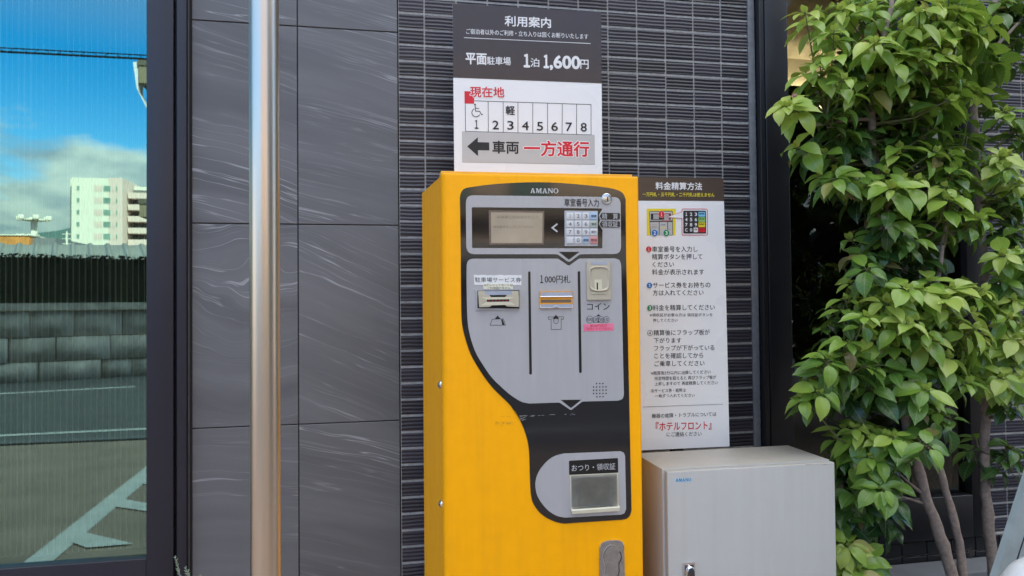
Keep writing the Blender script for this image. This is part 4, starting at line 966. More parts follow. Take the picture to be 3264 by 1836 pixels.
# speaker holes
mb = MB()
for y, xs in ((1133, (1237, 1264, 1291)), (1162, (1211, 1237, 1264, 1291, 1318)), (1190, (1211, 1237, 1264, 1291, 1318)), (1218, (1211, 1237, 1264, 1291, 1318)), (1246, (1240, 1266, 1292))):
    for x in xs: plate(mb, circ(FP(x, y-(x-1264)*0.015), 0.0017, 12), 0.0022)
part('speaker_holes', 'gasket')(mb)
# scuffs on the film and paint
mb = MB(); rs = random.Random(6)
for k in range(34):
    x = 600+rs.random()*180; y = 185+rs.gauss(0, 8)-(x-600)*0.03; l = rs.uniform(4, 22); plate(mb, stroke2([FC(x, y), FC(x+l*0.5, y-rs.uniform(-3, 5)), FC(x+l, y-rs.uniform(-2, 4))], 0.0004), 0.0002, 0.0002)
for k in range(6): x = 640+rs.random()*110; plate(mb, stroke2([FC(x, 125), FC(x+12, 122)], 0.0004), 0.0002, 0.0002)
M['scuff'] = mat('scuff', (0.42, 0.20, 0.03), 0.6); part('paint_scuffs', 'scuff')(mb)
mb = MB()
for k in range(26):
    x = 820+rs.random()**1.6*480; y = 120-(x-820)*0.035+rs.gauss(0, 2); l = rs.uniform(6, 30); plate(mb, stroke2([FC(x, y), FC(x+l, y-1)], 0.0005), 0.0014, 0.0002)
for k in range(10): x = 815+rs.random()*45; y = 130+rs.random()*30; plate(mb, stroke2([FC(x, y), FC(x+20, y-8)], 0.0005), 0.0014, 0.0002)
part('film_scuffs', 'grey_ink')(mb)
# change and receipt return
mb = MB(); plate(mb, rounded([FC(1232, 490), FC(1638, 467), FC(1641, 588), FC(1234, 608)], 0.002, 3), 0.0024); part('return_label', 'black')(mb)
text(MF, pm, 'おつり・領収証', ZC, 1254, 550, 1616, 535, 56, M['lightgrey_ink'], 0.0028)
ct = MB(); ct.prism([FC(1240, 608), FC(1640, 590), FC(1643, 893), FC(1248, 915)], -0.0018, -0.0032); cto = part('return_tray', 'cream')(ct)
mb = MB(); plate(mb, [FC(1248, 612), FC(1628, 594), FC(1632, 850), FC(1252, 872)], 0.0036, 0.0004); part('tray_back', 'tray', cto)(mb)
mb = MB(); plate(mb, [FC(1300, 640), FC(1568, 630), FC(1572, 850), FC(1306, 862)], 0.0039, 0.0003); part('tray_shelf', 'tray', cto)(mb)
mb = MB()
for pts in ([(1262, 640), (1300, 640), (1322, 628), (1545, 622), (1568, 634), (1612, 628)], [(1304, 640), (1310, 862)], [(1567, 634), (1574, 850)], [(1377, 830), (1377, 858)], [(1442, 825), (1442, 854)], [(1508, 822), (1508, 850)], [(1256, 872), (1252, 640)], [(1316, 862), (1620, 848)]):
    mb.prism(stroke2([FC(*p) for p in pts], 0.0011), -0.0039, -0.0050)
part('flap_ribs', 'clear_plate', cto)(mb)
a, b = FC(1246, 880), FC(1643, 852); a2, b2 = FC(1250, 922), FC(1643, 896)
mb = MB(); mb.grid([[(p[0], y, p[1]+dz) for p in (a, b)] for y, dz in ((-0.0032, 0.0), (-0.010, -0.001), (-0.0125, -0.004))]+[[(p[0], y, p[1]) for p in (a2, b2)] for y in (-0.0115, -0.002)], False)
part('tray_lip', 'cream', cto)(mb)
mb = MB(); mb.face([(p[0], y, p[1]) for p, y in ((FC(1252, 880), -0.0112), (FC(1630, 856), -0.0112), (FC(1628, 600), -0.0060), (FC(1250, 618), -0.0060))]); part('flap', 'flap', cto)(mb)
# lock plate
out = [FC(1494, 2100), FC(1484, 1300), FC(1487, 1205)]+smooth_path([FC(1487, 1205), FC(1503, 1172), FC(1545, 1154), FC(1590, 1149), (FC(1640, 1150)), FC(1672, 1163), FC(1688, 1198)], 4)[1:]+[FC(1694, 1449), FC(1700, 2100)]
mb = MB(); mb.prism(out, 0.0, -0.0035)
n = len(out); bz = part('lock_plate', 'steel')(mb)
kh = smooth_path([FC(1530, 1420), FC(1532, 1365), FC(1528, 1340), FC(1514, 1300), FC(1514, 1265), FC(1530, 1232), FC(1548, 1205), FC(1572, 1192), FC(1592, 1190), FC(1615, 1196), FC(1635, 1215), FC(1642, 1232), FC(1658, 1255), FC(1664, 1285), FC(1655, 1318), FC(1644, 1340), FC(1645, 1400), FC(1640, 1430), FC(1632, 1449), FC(1625, 1520)], 4)
mb = MB(); mb.prism(stroke2([(x+0.0004, z-0.0004) for x, z in kh], 0.0020), -0.0035, -0.0039); part('keyhole_groove', 'gasket', bz)(mb)
mb = MB(); mb.prism(stroke2([(x-0.0004, z+0.0005) for x, z in kh[:int(len(kh)*0.62)]], 0.0014), -0.0035, -0.0043); part('keyhole_rim', 'chrome', bz)(mb)
mb = MB(); mb.prism(stroke2(smooth_path([FC(1486, 1210), FC(1503, 1172), FC(1545, 1154), FC(1590, 1149), (FC(1640, 1150)), FC(1672, 1163), FC(1686, 1195)], 4), 0.0016), 0.0, -0.0040); part('plate_edge', 'chrome', bz)(mb)

# ================================================================== SIGNS
def board(name, fr, poly, th, label, m='sign_white'):
    root = thing(name, fr, label, 'sign'); mb = MB(); mb.prism(poly, th, 0.0, back=True); mb.build('board', M[m], root); return root
p = at(*S1(110, 30), -0.155); F1 = Frame((p.x, -0.155, 0), TH); q1 = lambda x, y: F1.pix(S1(x, y))
s1o = board('information_sign', F1, [q1(110, 30), q1(1335, 100), q1(1346, 1560), q1(126, 1560)], 0.005, 'brown and white parking fee sign standing above the yellow machine')
def flat(fr, parent, name, polys, off, m):
    mb = MB()
    for p_ in polys: plate(mb, p_, off, 0.0003)
    return mb.build(name, M[m], parent)
flat(F1, s1o, 'header', [[q1(110, 30.5), q1(1335, 100.5), q1(1339.6, 688), q1(115, 640)]], 0.0005, 'sign_brown')
T1 = lambda s, xl, yl, xr, yr, h, m, b=0.0, halo=None, off=0.0009: text(F1, s1o, s, S1, xl, yl, xr, yr, h, M[m], off, b, halo)
T1('利用案内', 541, 172, 919, 190, 84, 'white_ink', 0.022)
T1('ご宿泊者以外のご利用・立ち入りは固くお断りいたします', 222, 258, 1227, 303, 44, 'white_ink', 0.006)
flat(F1, s1o, 'rule_line', [[q1(205, 309), q1(1248, 357.5), q1(1248, 362), q1(205, 313.5)]], 0.0009, 'white_ink')
T1('平面', 219, 483, 389, 490, 90, 'white_ink', 0.026); T1('駐車場', 395, 500, 589, 506, 66, 'white_ink', 0.014)
T1('1', 700, 500, 744, 502, 104, 'white_ink', 0.035); T1('泊', 753, 516, 824, 518, 70, 'white_ink', 0.014); T1('1', 864, 507, 900, 508, 104, 'white_ink', 0.035); T1(',600', 914, 517, 1158, 526, 116, 'white_ink', 0.035); T1('円', 1164, 530, 1230, 532, 74, 'white_ink', 0.014)
flat(F1, s1o, 'location_mark', [[q1(208, 752), q1(287, 754), q1(288, 855), q1(209, 853)]], 0.0006, 'red_ink')
T1('現在地', 256, 757, 535, 763, 86, 'red_ink', 0.022, (M['sign_white'], 0.075))
lines = []
def ln(x0, y0, x1, y1, w_=4.6):
    lines.append(stroke2([q1(x0, y0), q1(x1, y1)], w_/2.5867/1180))
ln(288, 831, 1253, 862); ln(214, 853, 217, 1084); ln(215, 1083, 1254, 1112)
for xt, yt, xb_, yb_ in ((403, 835, 405, 1088), (527, 839, 528, 1092), (649, 843, 649, 1095), (771, 847, 771, 1098), (893, 851, 893, 1102), (1014, 855, 1013, 1105), (1133, 858, 1132, 1108), (1251, 861, 1252, 1112)): ln(xt, yt, xb_, yb_)
flat(F1, s1o, 'bay_lines', lines, 0.0006, 'ink')
for s, x0, x1, y in (('1', 294, 322, 1025), ('2', 440, 490, 1030), ('3', 562, 612, 1033), ('4', 682, 737, 1037), ('5', 806, 855, 1041), ('6', 925, 977, 1043), ('7', 1043, 1095, 1046), ('8', 1167, 1215, 1049)): T1(s, x0, y, x1, y+1.5, 70, 'ink', 0.012)
T1('軽', 549, 910, 622, 912, 74, 'ink', 0.02)
wc = [circ(q1(295, 863), 0.0028, 16)]
st = lambda pts, w_: stroke2([q1(*p_) for p_ in pts], w_)
wc += [st([(296, 872), (300, 917), (334, 918), (348, 946), (360, 940)], 0.0021), st([(298, 893), (328, 894)], 0.0018)]
flat(F1, s1o, 'wheelchair_symbol', wc[:1], 0.0006, 'ink'); flat(F1, s1o, 'wheelchair_symbol', wc[1:2], 0.0007, 'ink'); flat(F1, s1o, 'wheelchair_symbol', wc[2:], 0.0008, 'ink')
arc = [(303+34*math.cos(R(t)), 929+34*math.sin(R(t))) for t in range(30, 255, 12)]
flat(F1, s1o, 'wheelchair_symbol', [st(arc, 0.0019)], 0.0009, 'ink')
gb = [q1(188, 1083), q1(1280, 1113), q1(1283, 1358), q1(190, 1338)]
flat(F1, s1o, 'one_way_panel', [gb], 0.0005, 'grey_ink'); gi = [q1(190.5, 1085.5), q1(1278, 1115), q1(1280.5, 1355.5), q1(192.5, 1335.5)]
M['panel_grey'] = mat('panel_grey', (0.50, 0.50, 0.51), 0.3, var=0.02)
flat(F1, s1o, 'one_way_panel', [gi], 0.0007, 'panel_grey')
flat(F1, s1o, 'arrow', [[q1(230, 1208), q1(318, 1132), q1(318, 1172), q1(412, 1175), q1(413, 1241), q1(319, 1239), q1(320, 1288)]], 0.0010, 'ink')
T1('車両', 440, 1213, 654, 1217, 102, 'ink', 0.024, None, 0.0011)
T1('一方通行', 702, 1222, 1234, 1230, 124, 'red_ink', 0.030, (M['sign_white'], 0.075), 0.0012)

SY = -0.345; p = at(*L1(30, 15), SY); F2 = Frame((p.x, SY, 0), 0.0); q2 = lambda x, y: F2.pix(L1(x, y)); q3 = lambda x, y: F2.pix(L2(x, y))
s2o = board('instruction_sign', F2, [q2(20, 14.5), q2(942, 29), q3(962, 1332), q3(66, 1373)], 0.006, 'tall white payment instruction sign standing right of the yellow machine')
mb = MB(); mb.box(0.10, 0.13, 0.0065, 0.03, 0.0, q2(500, 60)[1]); mb.build('post', M['dark_metal'], s2o)
flat(F2, s2o, 'header', [[q2(20, 14.7), q2(942, 29.2), q2(948.5, 266), q2(22, 261.5)]], 0.0005, 'sign_brown')
def T2(Z): return lambda s, xl, yl, xr, yr, h, m='ink', b=0.004, off=0.0009: text(F2, s2o, s, Z, xl, yl, xr, yr, h, M[m], off, b)
A1, A2 = T2(L1), T2(L2)
A1('料金精算方法', 229, 107, 715, 113, 78, 'white_ink', 0.022)
A1('一万円札・五千円札・二千円札は使えません', 91, 195, 845, 202, 43, 'yellow_ink', 0.014)
# pictures
flat(F2, s2o, 'machine_picture', [[q2(136, 346), q2(440, 346), q2(440, 626), q2(136, 626)]], 0.0004, 'yellow_ink')
flat(F2, s2o, 'machine_picture', [rounded([q2(160, 374), q2(408, 368), q2(414, 626), q2(172, 626)], 0.004, 4)], 0.0006, 'darkgrey_ink')
flat(F2, s2o, 'machine_picture', [[q2(166, 380), q2(402, 376), q2(404, 470), q2(168, 474)], [q2(170, 488), q2(262, 486), q2(262, 626), q2(180, 626)], [q2(270, 486), q2(352, 486), q2(352, 626), q2(270, 626)], [q2(360, 486), q2(404, 486), q2(406, 622), q2(360, 622)]], 0.0008, 'panel_grey')
flat(F2, s2o, 'machine_picture', [[q2(178, 398), q2(388, 396), q2(388, 462), q2(178, 464)]], 0.0010, 'ink')
flat(F2, s2o, 'machine_picture', [[q2(204, 406), q2(262, 405), q2(262, 456), q2(204, 457)], [q2(185, 528), q2(248, 528), q2(240, 552), q2(192, 552)]], 0.0012, 'grey_ink')
flat(F2, s2o, 'machine_picture', [[q2(280, 544), q2(332, 544), q2(332, 552), q2(280, 552)]], 0.0012, 'yellow_ink')
flat(F2, s2o, 'machine_picture', [[q2(318, 404), q2(368, 403), q2(368, 470), q2(318, 471)]], 0.0012, 'grey_ink')
for s, x0, x1, y in (('カード', 192, 240, 516), ('1000円札', 282, 332, 516), ('コイン', 358, 392, 562)): A1(s, x0, y, x1, y, 13, 'ink', 0.0, 0.0011)
def frame2(pts, wd, off, m, nm): return flat(F2, s2o, nm, [stroke2(pts+[pts[0]], wd)], off, m)
rr = rounded([q2(505, 350), q2(772, 350), q2(774, 624), q2(506, 624)], 0.004, 4); frame2(rr, 0.0016, 0.0008, 'red_ink', 'callout_frame')
frame2([q2(305, 400), q2(375, 398), q2(377, 474), q2(306, 476)], 0.0016, 0.0014, 'red_ink', 'callout_frame')
flat(F2, s2o, 'callout_pointer', [[q2(348, 436), q2(507, 380), q2(507, 448)]], 0.0015, 'sign_white')
flat(F2, s2o, 'callout_pointer', [stroke2([q2(507, 380), q2(346, 436), q2(507, 448)], 0.0012)], 0.0017, 'red_ink')
flat(F2, s2o, 'keypad_picture', [rounded([q2(519, 368), q2(757, 368), q2(759, 607), q2(520, 607)], 0.003, 4)], 0.0008, 'ink')
cols = [(528, 572), (578, 622), (628, 672), (678, 748)]; rws = [(381, 430), (437, 485), (491, 540), (546, 594)]
lab = [['1', '2', '3', '精算'], ['4', '5', '6', '領収証'], ['7', '8', '9', '駐車証明'], ['C', '0', '登録', 'とりけし']]
kcol = [['darkgrey_ink']*3+['skyblue_ink'], ['darkgrey_ink']*3+['leafgreen_ink'], ['darkgrey_ink']*3+['yellow_ink'], ['darkgrey_ink', 'darkgrey_ink', 'white_ink', 'red_ink']]
for m_ in set(sum(kcol, [])):
    flat(F2, s2o, 'keypad_picture', [rounded([q2(cols[c][0], rws[r][0]), q2(cols[c][1], rws[r][0]), q2(cols[c][1], rws[r][1]), q2(cols[c][0], rws[r][1])], 0.0012, 2) for r in range(4) for c in range(4) if kcol[r][c] == m_], 0.0011, m_)
for r in range(4):
    for c in range(4):
        s = lab[r][c]; x0, x1 = cols[c]; y = (rws[r][0]+rws[r][1])/2
        if len(s) == 1: hw = 8 if s == '1' else 11; A1(s, (x0+x1)/2-hw, y, (x0+x1)/2+hw, y, 33, 'white_ink', 0.03, 0.0014)
        else: A1(s, x0+6, y-6, x1-8, y-6, 18, 'ink', 0.01, 0.0014)
def dot(Z, x, y, r, n, m, w_=0.02):
    c = F2.pix(Z(x, y)); e = F2.pix(Z(x+r, y)); flat(F2, s2o, 'number_disc', [circ(c, abs(e[0]-c[0]))], 0.0019, m)
    hw = r*(0.17 if n == '1' else 0.33); text(F2, s2o, n, Z, x-hw, y, x+hw, y, r*1.15, M['white_ink'], 0.0022, w_)
for x, y, n, m in ((288, 405, '1', 'red_ink'), (217, 601, '2', 'blue_ink'), (340, 602, '3', 'green_ink')):
    c = q2(x, y); flat(F2, s2o, 'number_disc', [circ(c, 0.0096)], 0.0017, 'sign_white'); dot(L1, x, y, 32, n, m)
for x, y, n, m in ((156, 772, '1', 'red_ink'), (163, 1152, '2', 'blue_ink'), (168, 1388, '3', 'green_ink')): dot(L1, x, y, 28, n, m)
for s, x0, x1, ya, yb_ in (('車室番号を入力し', 191, 669, 771, 770), ('精算ボタンを押して', 191, 719, 851, 849), ('ください', 196, 421, 932, 931), ('料金が表示されます', 192, 737, 1012, 1010), ('サービス券をお持ちの', 199, 802, 1150, 1146), ('方は入れてください', 198, 731, 1230, 1226), ('料金を精算してください', 200, 849, 1387, 1380)):
    A1(s, x0, ya, x1, yb_, 60 if 'く' not in s[:1] else 54)
for s, x0, x1, ya, yb_, h in (('※領収証が必要な方は 領収証ボタンを', 160, 790, 13, 10, 33), ('押してください', 193, 439, 67, 64, 34), ('④', 136, 190, 194, 193, 56), ('精算後にフラップ板が', 199, 762, 191, 184, 56), ('下がります', 200, 477, 269, 266, 54), ('フラップが下がっている', 204, 809, 346, 338, 54), ('ことを確認してから', 206, 696, 423, 416, 56), ('ご乗車してください', 208, 709, 501, 495, 56),
        ('※精算後5分以内に出庫してください', 172, 771, 597, 583, 38), ('所定時間を超えると 再びフラップ板が', 208, 827, 650, 636, 38), ('上昇しますので 再度精算してください', 209, 842, 704, 690, 38), ('㊟サービス券・紙幣は', 172, 521, 774, 766, 38), ('一枚ずつ入れてください', 214, 611, 825, 818, 36),
        ('機器の故障・トラブルについては', 180, 828, 1026, 1005, 46), ('にご連絡ください', 330, 679, 1211, 1204, 46)):
    A2(s, x0, ya, x1, yb_, h)
A2('『ホテルフロント』', 222, 1133, 778, 1118, 88, 'red_ink', 0.012)
flat(F2, s2o, 'rule_line', [stroke2([q3(90, 936.5), q3(895, 907.5)], 0.0008)], 0.0009, 'ink')

# ================================================================== GREY CABINET
gx0, gx1, gyb, gyf, gz = 0.9033, 1.3530, -0.4111, -0.5944, 0.9952
GF = Frame((gx0, gyf, 0)); gw = gx1-gx0
gc = thing('grey_cabinet', GF, 'pale grey steel control cabinet beside the yellow machine', 'cabinet')
mb = MB(); mb.box(0, gw, 0, gyb-gyf, 0.06, gz, 0.002, 2); mb.build('body', M['greybox'], gc)
DY = -0.020
d0 = GF.pix((2126.5, 1501.5), DY); d1 = GF.pix((2661.5, 1476.5), DY); e0 = GF.pix((2131, 1836), DY); e1 = GF.pix((2666, 1836), DY)
dx0 = (d0[0]+e0[0])/2; dx1 = (d1[0]+e1[0])/2; dz = (d0[1]+d1[1])/2
mb = MB(); mb.box(dx0, dx1, DY, -0.003, 0.08, dz, 0.0025, 3); mb.build('door', M['greybox'], gc)
mb = MB(); mb.box(0.008, gw-0.008, -0.0028, -0.0003, 0.09, min(dz, gz)-0.010); mb.build('door_seal', M['lcd_frame'], gc)
mb = MB(); mb.box(0.03, gw-0.03, 0.02, gyb-gyf-0.02, 0.0, 0.059); mb.build('plinth', M['dark_metal'], gc)
g = lambda x, y: GF.pix(ZG(x, y), DY)
mb = MB(); mb.prism(rounded([g(474, 459), g(651, 455), g(652, 500), g(474, 504)], 0.001, 2), DY, DY-0.0004); M['pale_label'] = mat('pale_label', (0.50, 0.60, 0.66), 0.35, var=0.03); stk = mb.build('maker_label', M['pale_label'], gc)
hh = g(560, 458)[1]-g(560, 491)[1]
def on_door(o):
    for v in o.data.vertices: v.co.y += DY
    return o
on_door(slab_word(GF, gc, 'AMANO', g(487, 477), g(644, 472), hh, M['cyan_ink'], 0.0008))
mb = MB(); rs = random.Random(12)
for k in range(22):
    x = 1800+rs.random()*260; y = 322-(x-1800)*0.02+rs.gauss(0, 4); mb.prism(stroke2([g(x, y), g(x+rs.uniform(8, 30), y-1)], 0.0005), DY, DY-0.0002)
M['rust'] = mat('rust_streak', (0.34, 0.26, 0.16), 0.7); mb.build('rust_streak', M['rust'], gc)
def latch():
    mb = MB(); a = g(552, 1312); b = g(673, 1312); lo = a[1]-0.118
    mb.prism(rounded([(a[0], a[1]), (b[0], a[1]), (b[0], lo), (a[0], lo)], 0.002, 3), DY, DY-0.006); pl_ = mb.build('latch', M['chrome'], gc)
    x0, x1 = a[0]+0.0045, b[0]-0.0035; mb = MB(); mb.prism([(x0, a[1]-0.005), (x1, a[1]-0.005), (x1, lo+0.004), (x0, lo+0.004)], DY-0.006, DY-0.0063); mb.build('latch_recess', M['dark_metal'], pl_)
    cx = g(618, 1400)[0]; r = 0.0105; zt = g(618, 1342)[1]
    def cap(rr, y): return [(cx+rr*math.cos(t), zt-0.0105+rr*1.25*math.sin(t)) for t in [math.pi*k/14 for k in range(15)]]+[(cx-rr, lo+0.012), (cx+rr, lo+0.012)]
    mb = MB(); mb.grid([[(x, DY-0.0063, z) for x, z in cap(r*1.05, 0)], [(x, DY-0.013, z) for x, z in cap(r, 0)], [(x, DY-0.0155, z-0.001) for x, z in cap(r*0.82, 0)]], True, close=True); mb.build('latch_handle', M['chrome'], pl_)
    mb = MB(); mb.prism(cap(r*0.81, 0), DY-0.0148, DY-0.0153); mb.build('latch_pad', M['dark_metal'], pl_)
latch()

# ================================================================== TREES IN THE PLANTER
def leaf_template():
    """ovate leaf with a drawn-out tip: rows of (u across, v along, z fold)"""
    NL, NW = 8, 4; rows = []
    for i in range(NL+1):
        v = i/NL
        w_ = 0.285*(math.sin(math.pi*min(1.0, v**0.80))**0.85) if v < 0.80 else None
        if w_ is None:
            w8 = 0.285*(math.sin(math.pi*0.80**0.80)**0.85); t = (v-0.80)/0.20; w_ = w8*(1-t)**1.7
        rows.append([(w_*(2*j/NW-1), v) for j in range(NW+1)])
    return rows
LT = leaf_template()
class Foliage:
    def __init__(s): s.v = []; s.f = []; s.uv = []; s.age = []; s.hue = []
    def leaf(s, base, direction, up, L, age, hue, rs):
        d = direction.normalized(); n = (up-d*up.dot(d)).normalized(); sd = d.cross(n)
        fold = rs.uniform(0.10, 0.45); curl = rs.uniform(0.30, 1.25); tw = rs.uniform(-0.25, 0.25); wf = rs.uniform(0.85, 1.15); wav = rs.uniform(0.0, 0.02)
        bend = rs.uniform(-0.12, 0.12); n0 = len(s.v)
        for row in LT:
            for u, v in row:
                ang = curl*v                                     # leaf droops along its length
                along = L*(math.sin(ang)/curl if curl > 0.05 else v); drop = -L*(1-math.cos(ang))/max(curl, 0.05)
                uu = u*wf*L; z = drop+abs(uu)*fold+tw*uu*v+wav*L*math.sin(v*14+(3 if u > 0 else 0))*abs(u)*2
                s.v.append(tuple(base+d*along+sd*(uu*math.cos(fold)+bend*L*v*v)+n*z))
        NW = len(LT[0])
        for i in range(len(LT)-1):
            for j in range(NW-1):
                q = (i*NW+j, i*NW+j+1, (i+1)*NW+j+1, (i+1)*NW+j); s.f.append(tuple(n0+k for k in q))
                for k in q: u, v = LT[k//NW][k % NW]; s.uv.append((u*3.1, v))
                s.age.append(age); s.hue.append(hue)
    def build(s, name, parent):
        me = bpy.data.meshes.new(name); me.from_pydata(s.v, [], s.f); me.materials.append(M['leaf'])
        me.polygons.foreach_set('use_smooth', [True]*len(s.f))
        ul = me.uv_layers.new(name='leaf'); ul.data.foreach_set('uv', [c for uv in s.uv for c in uv])
        for nm, vals in (('age', s.age), ('hue', s.hue)):
            a = me.attributes.new(nm, 'FLOAT', 'FACE'); a.data.foreach_set('value', vals)
        o = bpy.data.objects.new(name, me); COL.objects.link(o); o.parent = parent; return o
def P(x, y, Y): return at(x*1.2671, y*1.2671, Y)
class Tree:
    def __init__(s, label, seed, base):
        s.fr = Frame(base); s.root = thing('leafy_tree', s.fr, label, 'tree', 'leafy trees in the planter'); s.rs = random.Random(seed)
        s.trunk = MB(); s.tw = s.trunk; s.fo = Foliage(); s.nodes = []
    def L(s, p): return p-s.fr.loc
    def stem(s, pts, r0, r1, seg=12):
        p = [Vector(q) for q in smooth_path([tuple(s.L(q)) for q in pts], 6)] if False else None
        raw = [s.L(q) for q in pts]; out = []
        for i in range(len(raw)-1):
            for k in range(5): out.append(raw[i].lerp(raw[i+1], k/5)+Vector((s.rs.uniform(-1, 1), s.rs.uniform(-1, 1), 0))*0.0018)
        out.append(raw[-1]); n = len(out)
        rad = [(r0+(r1-r0)*i/(n-1))*(1+s.rs.uniform(-0.05, 0.07)+(0.16 if s.rs.random() < 0.10 else 0)) for i in range(n)]
        s.trunk.tube(out, rad, seg); s.nodes += out
    def whorl(s, tip, age, n, L, outward, lower=True, tiers=2):
        rs = s.rs; tip = s.L(tip)
        # twig from the nearest lower stem node
        cand = [q for q in s.nodes if q.z < tip.z+0.02]
        q = min(cand or s.nodes, key=lambda k: (k-tip).length+(0.05 if k.z > tip.z-0.04 else 0))
        mid = q.lerp(tip, 0.55)+Vector((0, 0, -0.02)); pts = [q, q.lerp(mid, 0.5)+Vector((rs.uniform(-.01, .01),)*3), mid, mid.lerp(tip, 0.6), tip]
        ln = (tip-q).length
        s.tw.tube(pts, [0.0034+0.004*ln, 0.003+0.002*ln, 0.0025, 0.0018, 0.0012], 6, mi=1)
        axis = ((tip-mid).normalized()+Vector((0, 0, 0.8))+outward*0.4).normalized()
        back = (tip-pts[3]).normalized()
        e1 = axis.orthogonal().normalized(); e2 = axis.cross(e1); ph = rs.uniform(0, 6.28)
        for t in range(tiers):
            m = n if t == 0 else n-1
            for k in range(m):
                an = ph+t*0.6+2*math.pi*k/m+rs.uniform(-0.35, 0.35)
                d = e1*math.cos(an)+e2*math.sin(an)+axis*(rs.uniform(-0.1, 0.45) if t == 0 else rs.uniform(-0.55, 0.10))
                l = L*rs.uniform(0.55, 1.22)*(1.0 if t == 0 else 1.12)
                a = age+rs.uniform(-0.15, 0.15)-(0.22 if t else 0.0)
                b = tip-back*(0.004+0.026*t+rs.uniform(0, 0.010))
                hue = 0.97+rs.random()*0.03 if rs.random() < 0.02 else rs.random()*0.9
                st = b+d.normalized()*0.010
                s.tw.tube([b, st], 0.0007, 4, mi=1, cap=False)
                s.fo.leaf(st, d+Vector((0, 0, -rs.uniform(0.0, 0.35))), axis, l, max(0, min(1, a)), hue, rs)
        if age > 0.6:                                              # small unfolding leaves at the tip
            for k in range(3):
                an = ph+k*2.1; d = axis*1.2+(e1*math.cos(an)+e2*math.sin(an))*0.6
                s.fo.leaf(tip-axis*0.005, d, e1, L*rs.uniform(0.28, 0.45), min(1, age+0.2), 0.2, rs)
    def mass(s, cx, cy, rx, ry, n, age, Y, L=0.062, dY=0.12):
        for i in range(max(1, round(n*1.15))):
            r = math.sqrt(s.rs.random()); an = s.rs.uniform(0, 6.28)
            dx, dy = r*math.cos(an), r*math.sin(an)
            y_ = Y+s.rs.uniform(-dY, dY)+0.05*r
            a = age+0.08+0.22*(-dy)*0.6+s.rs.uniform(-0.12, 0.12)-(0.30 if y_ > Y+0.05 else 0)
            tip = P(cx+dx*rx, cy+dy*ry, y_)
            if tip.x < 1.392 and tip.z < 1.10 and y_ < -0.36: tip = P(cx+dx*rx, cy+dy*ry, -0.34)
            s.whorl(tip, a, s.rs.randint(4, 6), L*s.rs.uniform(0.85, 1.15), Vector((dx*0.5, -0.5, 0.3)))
    def finish(s):
        s.trunk.build('trunk', [M['bark'], M['twig']], s.root); s.fo.build('crown', s.root)
        print('leaves', len(s.fo.f)//32)

YA = -0.46
ta = Tree('leafy green tree with two leaning grey stems nearest the grey cabinet', 21, Vector((P(2400, 1480, YA).x+0.04, YA, 0.34)))
g0 = P(2405, 1490, YA); gr = Vector((g0.x+0.045, YA+0.02, 0.35))
ta.stem([gr, P(2400, 1470, YA), P(2372, 1370, YA), P(2330, 1250, YA), P(2290, 1110, YA), P(2268, 1000, YA), P(2245, 860, YA+0.02), P(2232, 720, YA+0.03), P(2222, 600, YA+0.03), P(2210, 470, YA+0.02), P(2192, 330, YA), P(2195, 245, YA-0.01), P(2215, 120, YA), P(2240, 20, YA), P(2260, -90, YA)], 0.0168, 0.0060)
ta.stem([gr+Vector((0.03, 0.01, 0)), P(2426, 1470, YA+0.02), P(2412, 1360, YA+0.02), P(2385, 1250, YA+0.01), P(2355, 1150, YA), P(2325, 1050, YA-0.01), P(2312, 960, YA-0.02), P(2330, 830, YA-0.03), P(2360, 700, YA-0.03), P(2380, 560, YA-0.02)], 0.0130, 0.0050)
ta.stem([P(2195, 300, YA), P(2150, 300, YA-0.02), P(2080, 312, YA-0.05)], 0.006, 0.003, 8)
ta.stem([P(2196, 245, YA), P(2240, 190, YA-0.03), P(2310, 130, YA-0.06), P(2380, 60, YA-0.05)], 0.006, 0.003, 8)
ta.stem([P(2226, 660, YA+0.03), P(2270, 610, YA), P(2340, 590, YA-0.04)], 0.006, 0.003, 8)
ta.stem([P(2250, 900, YA+0.02), P(2180, 880, YA), P(2090, 920, YA-0.03), P(2030, 960, YA-0.04)], 0.006, 0.0025, 8)
ta.stem([P(2318, 1240, YA), P(2260, 1190, YA-0.01), P(2200, 1180, YA)], 0.004, 0.0015, 8)
ta.stem([P(2335, 1270, YA), P(2240, 1240, YA+0.02), P(2160, 1300, YA+0.06), P(2140, 1390, YA+0.08)], 0.004, 0.0015, 8)
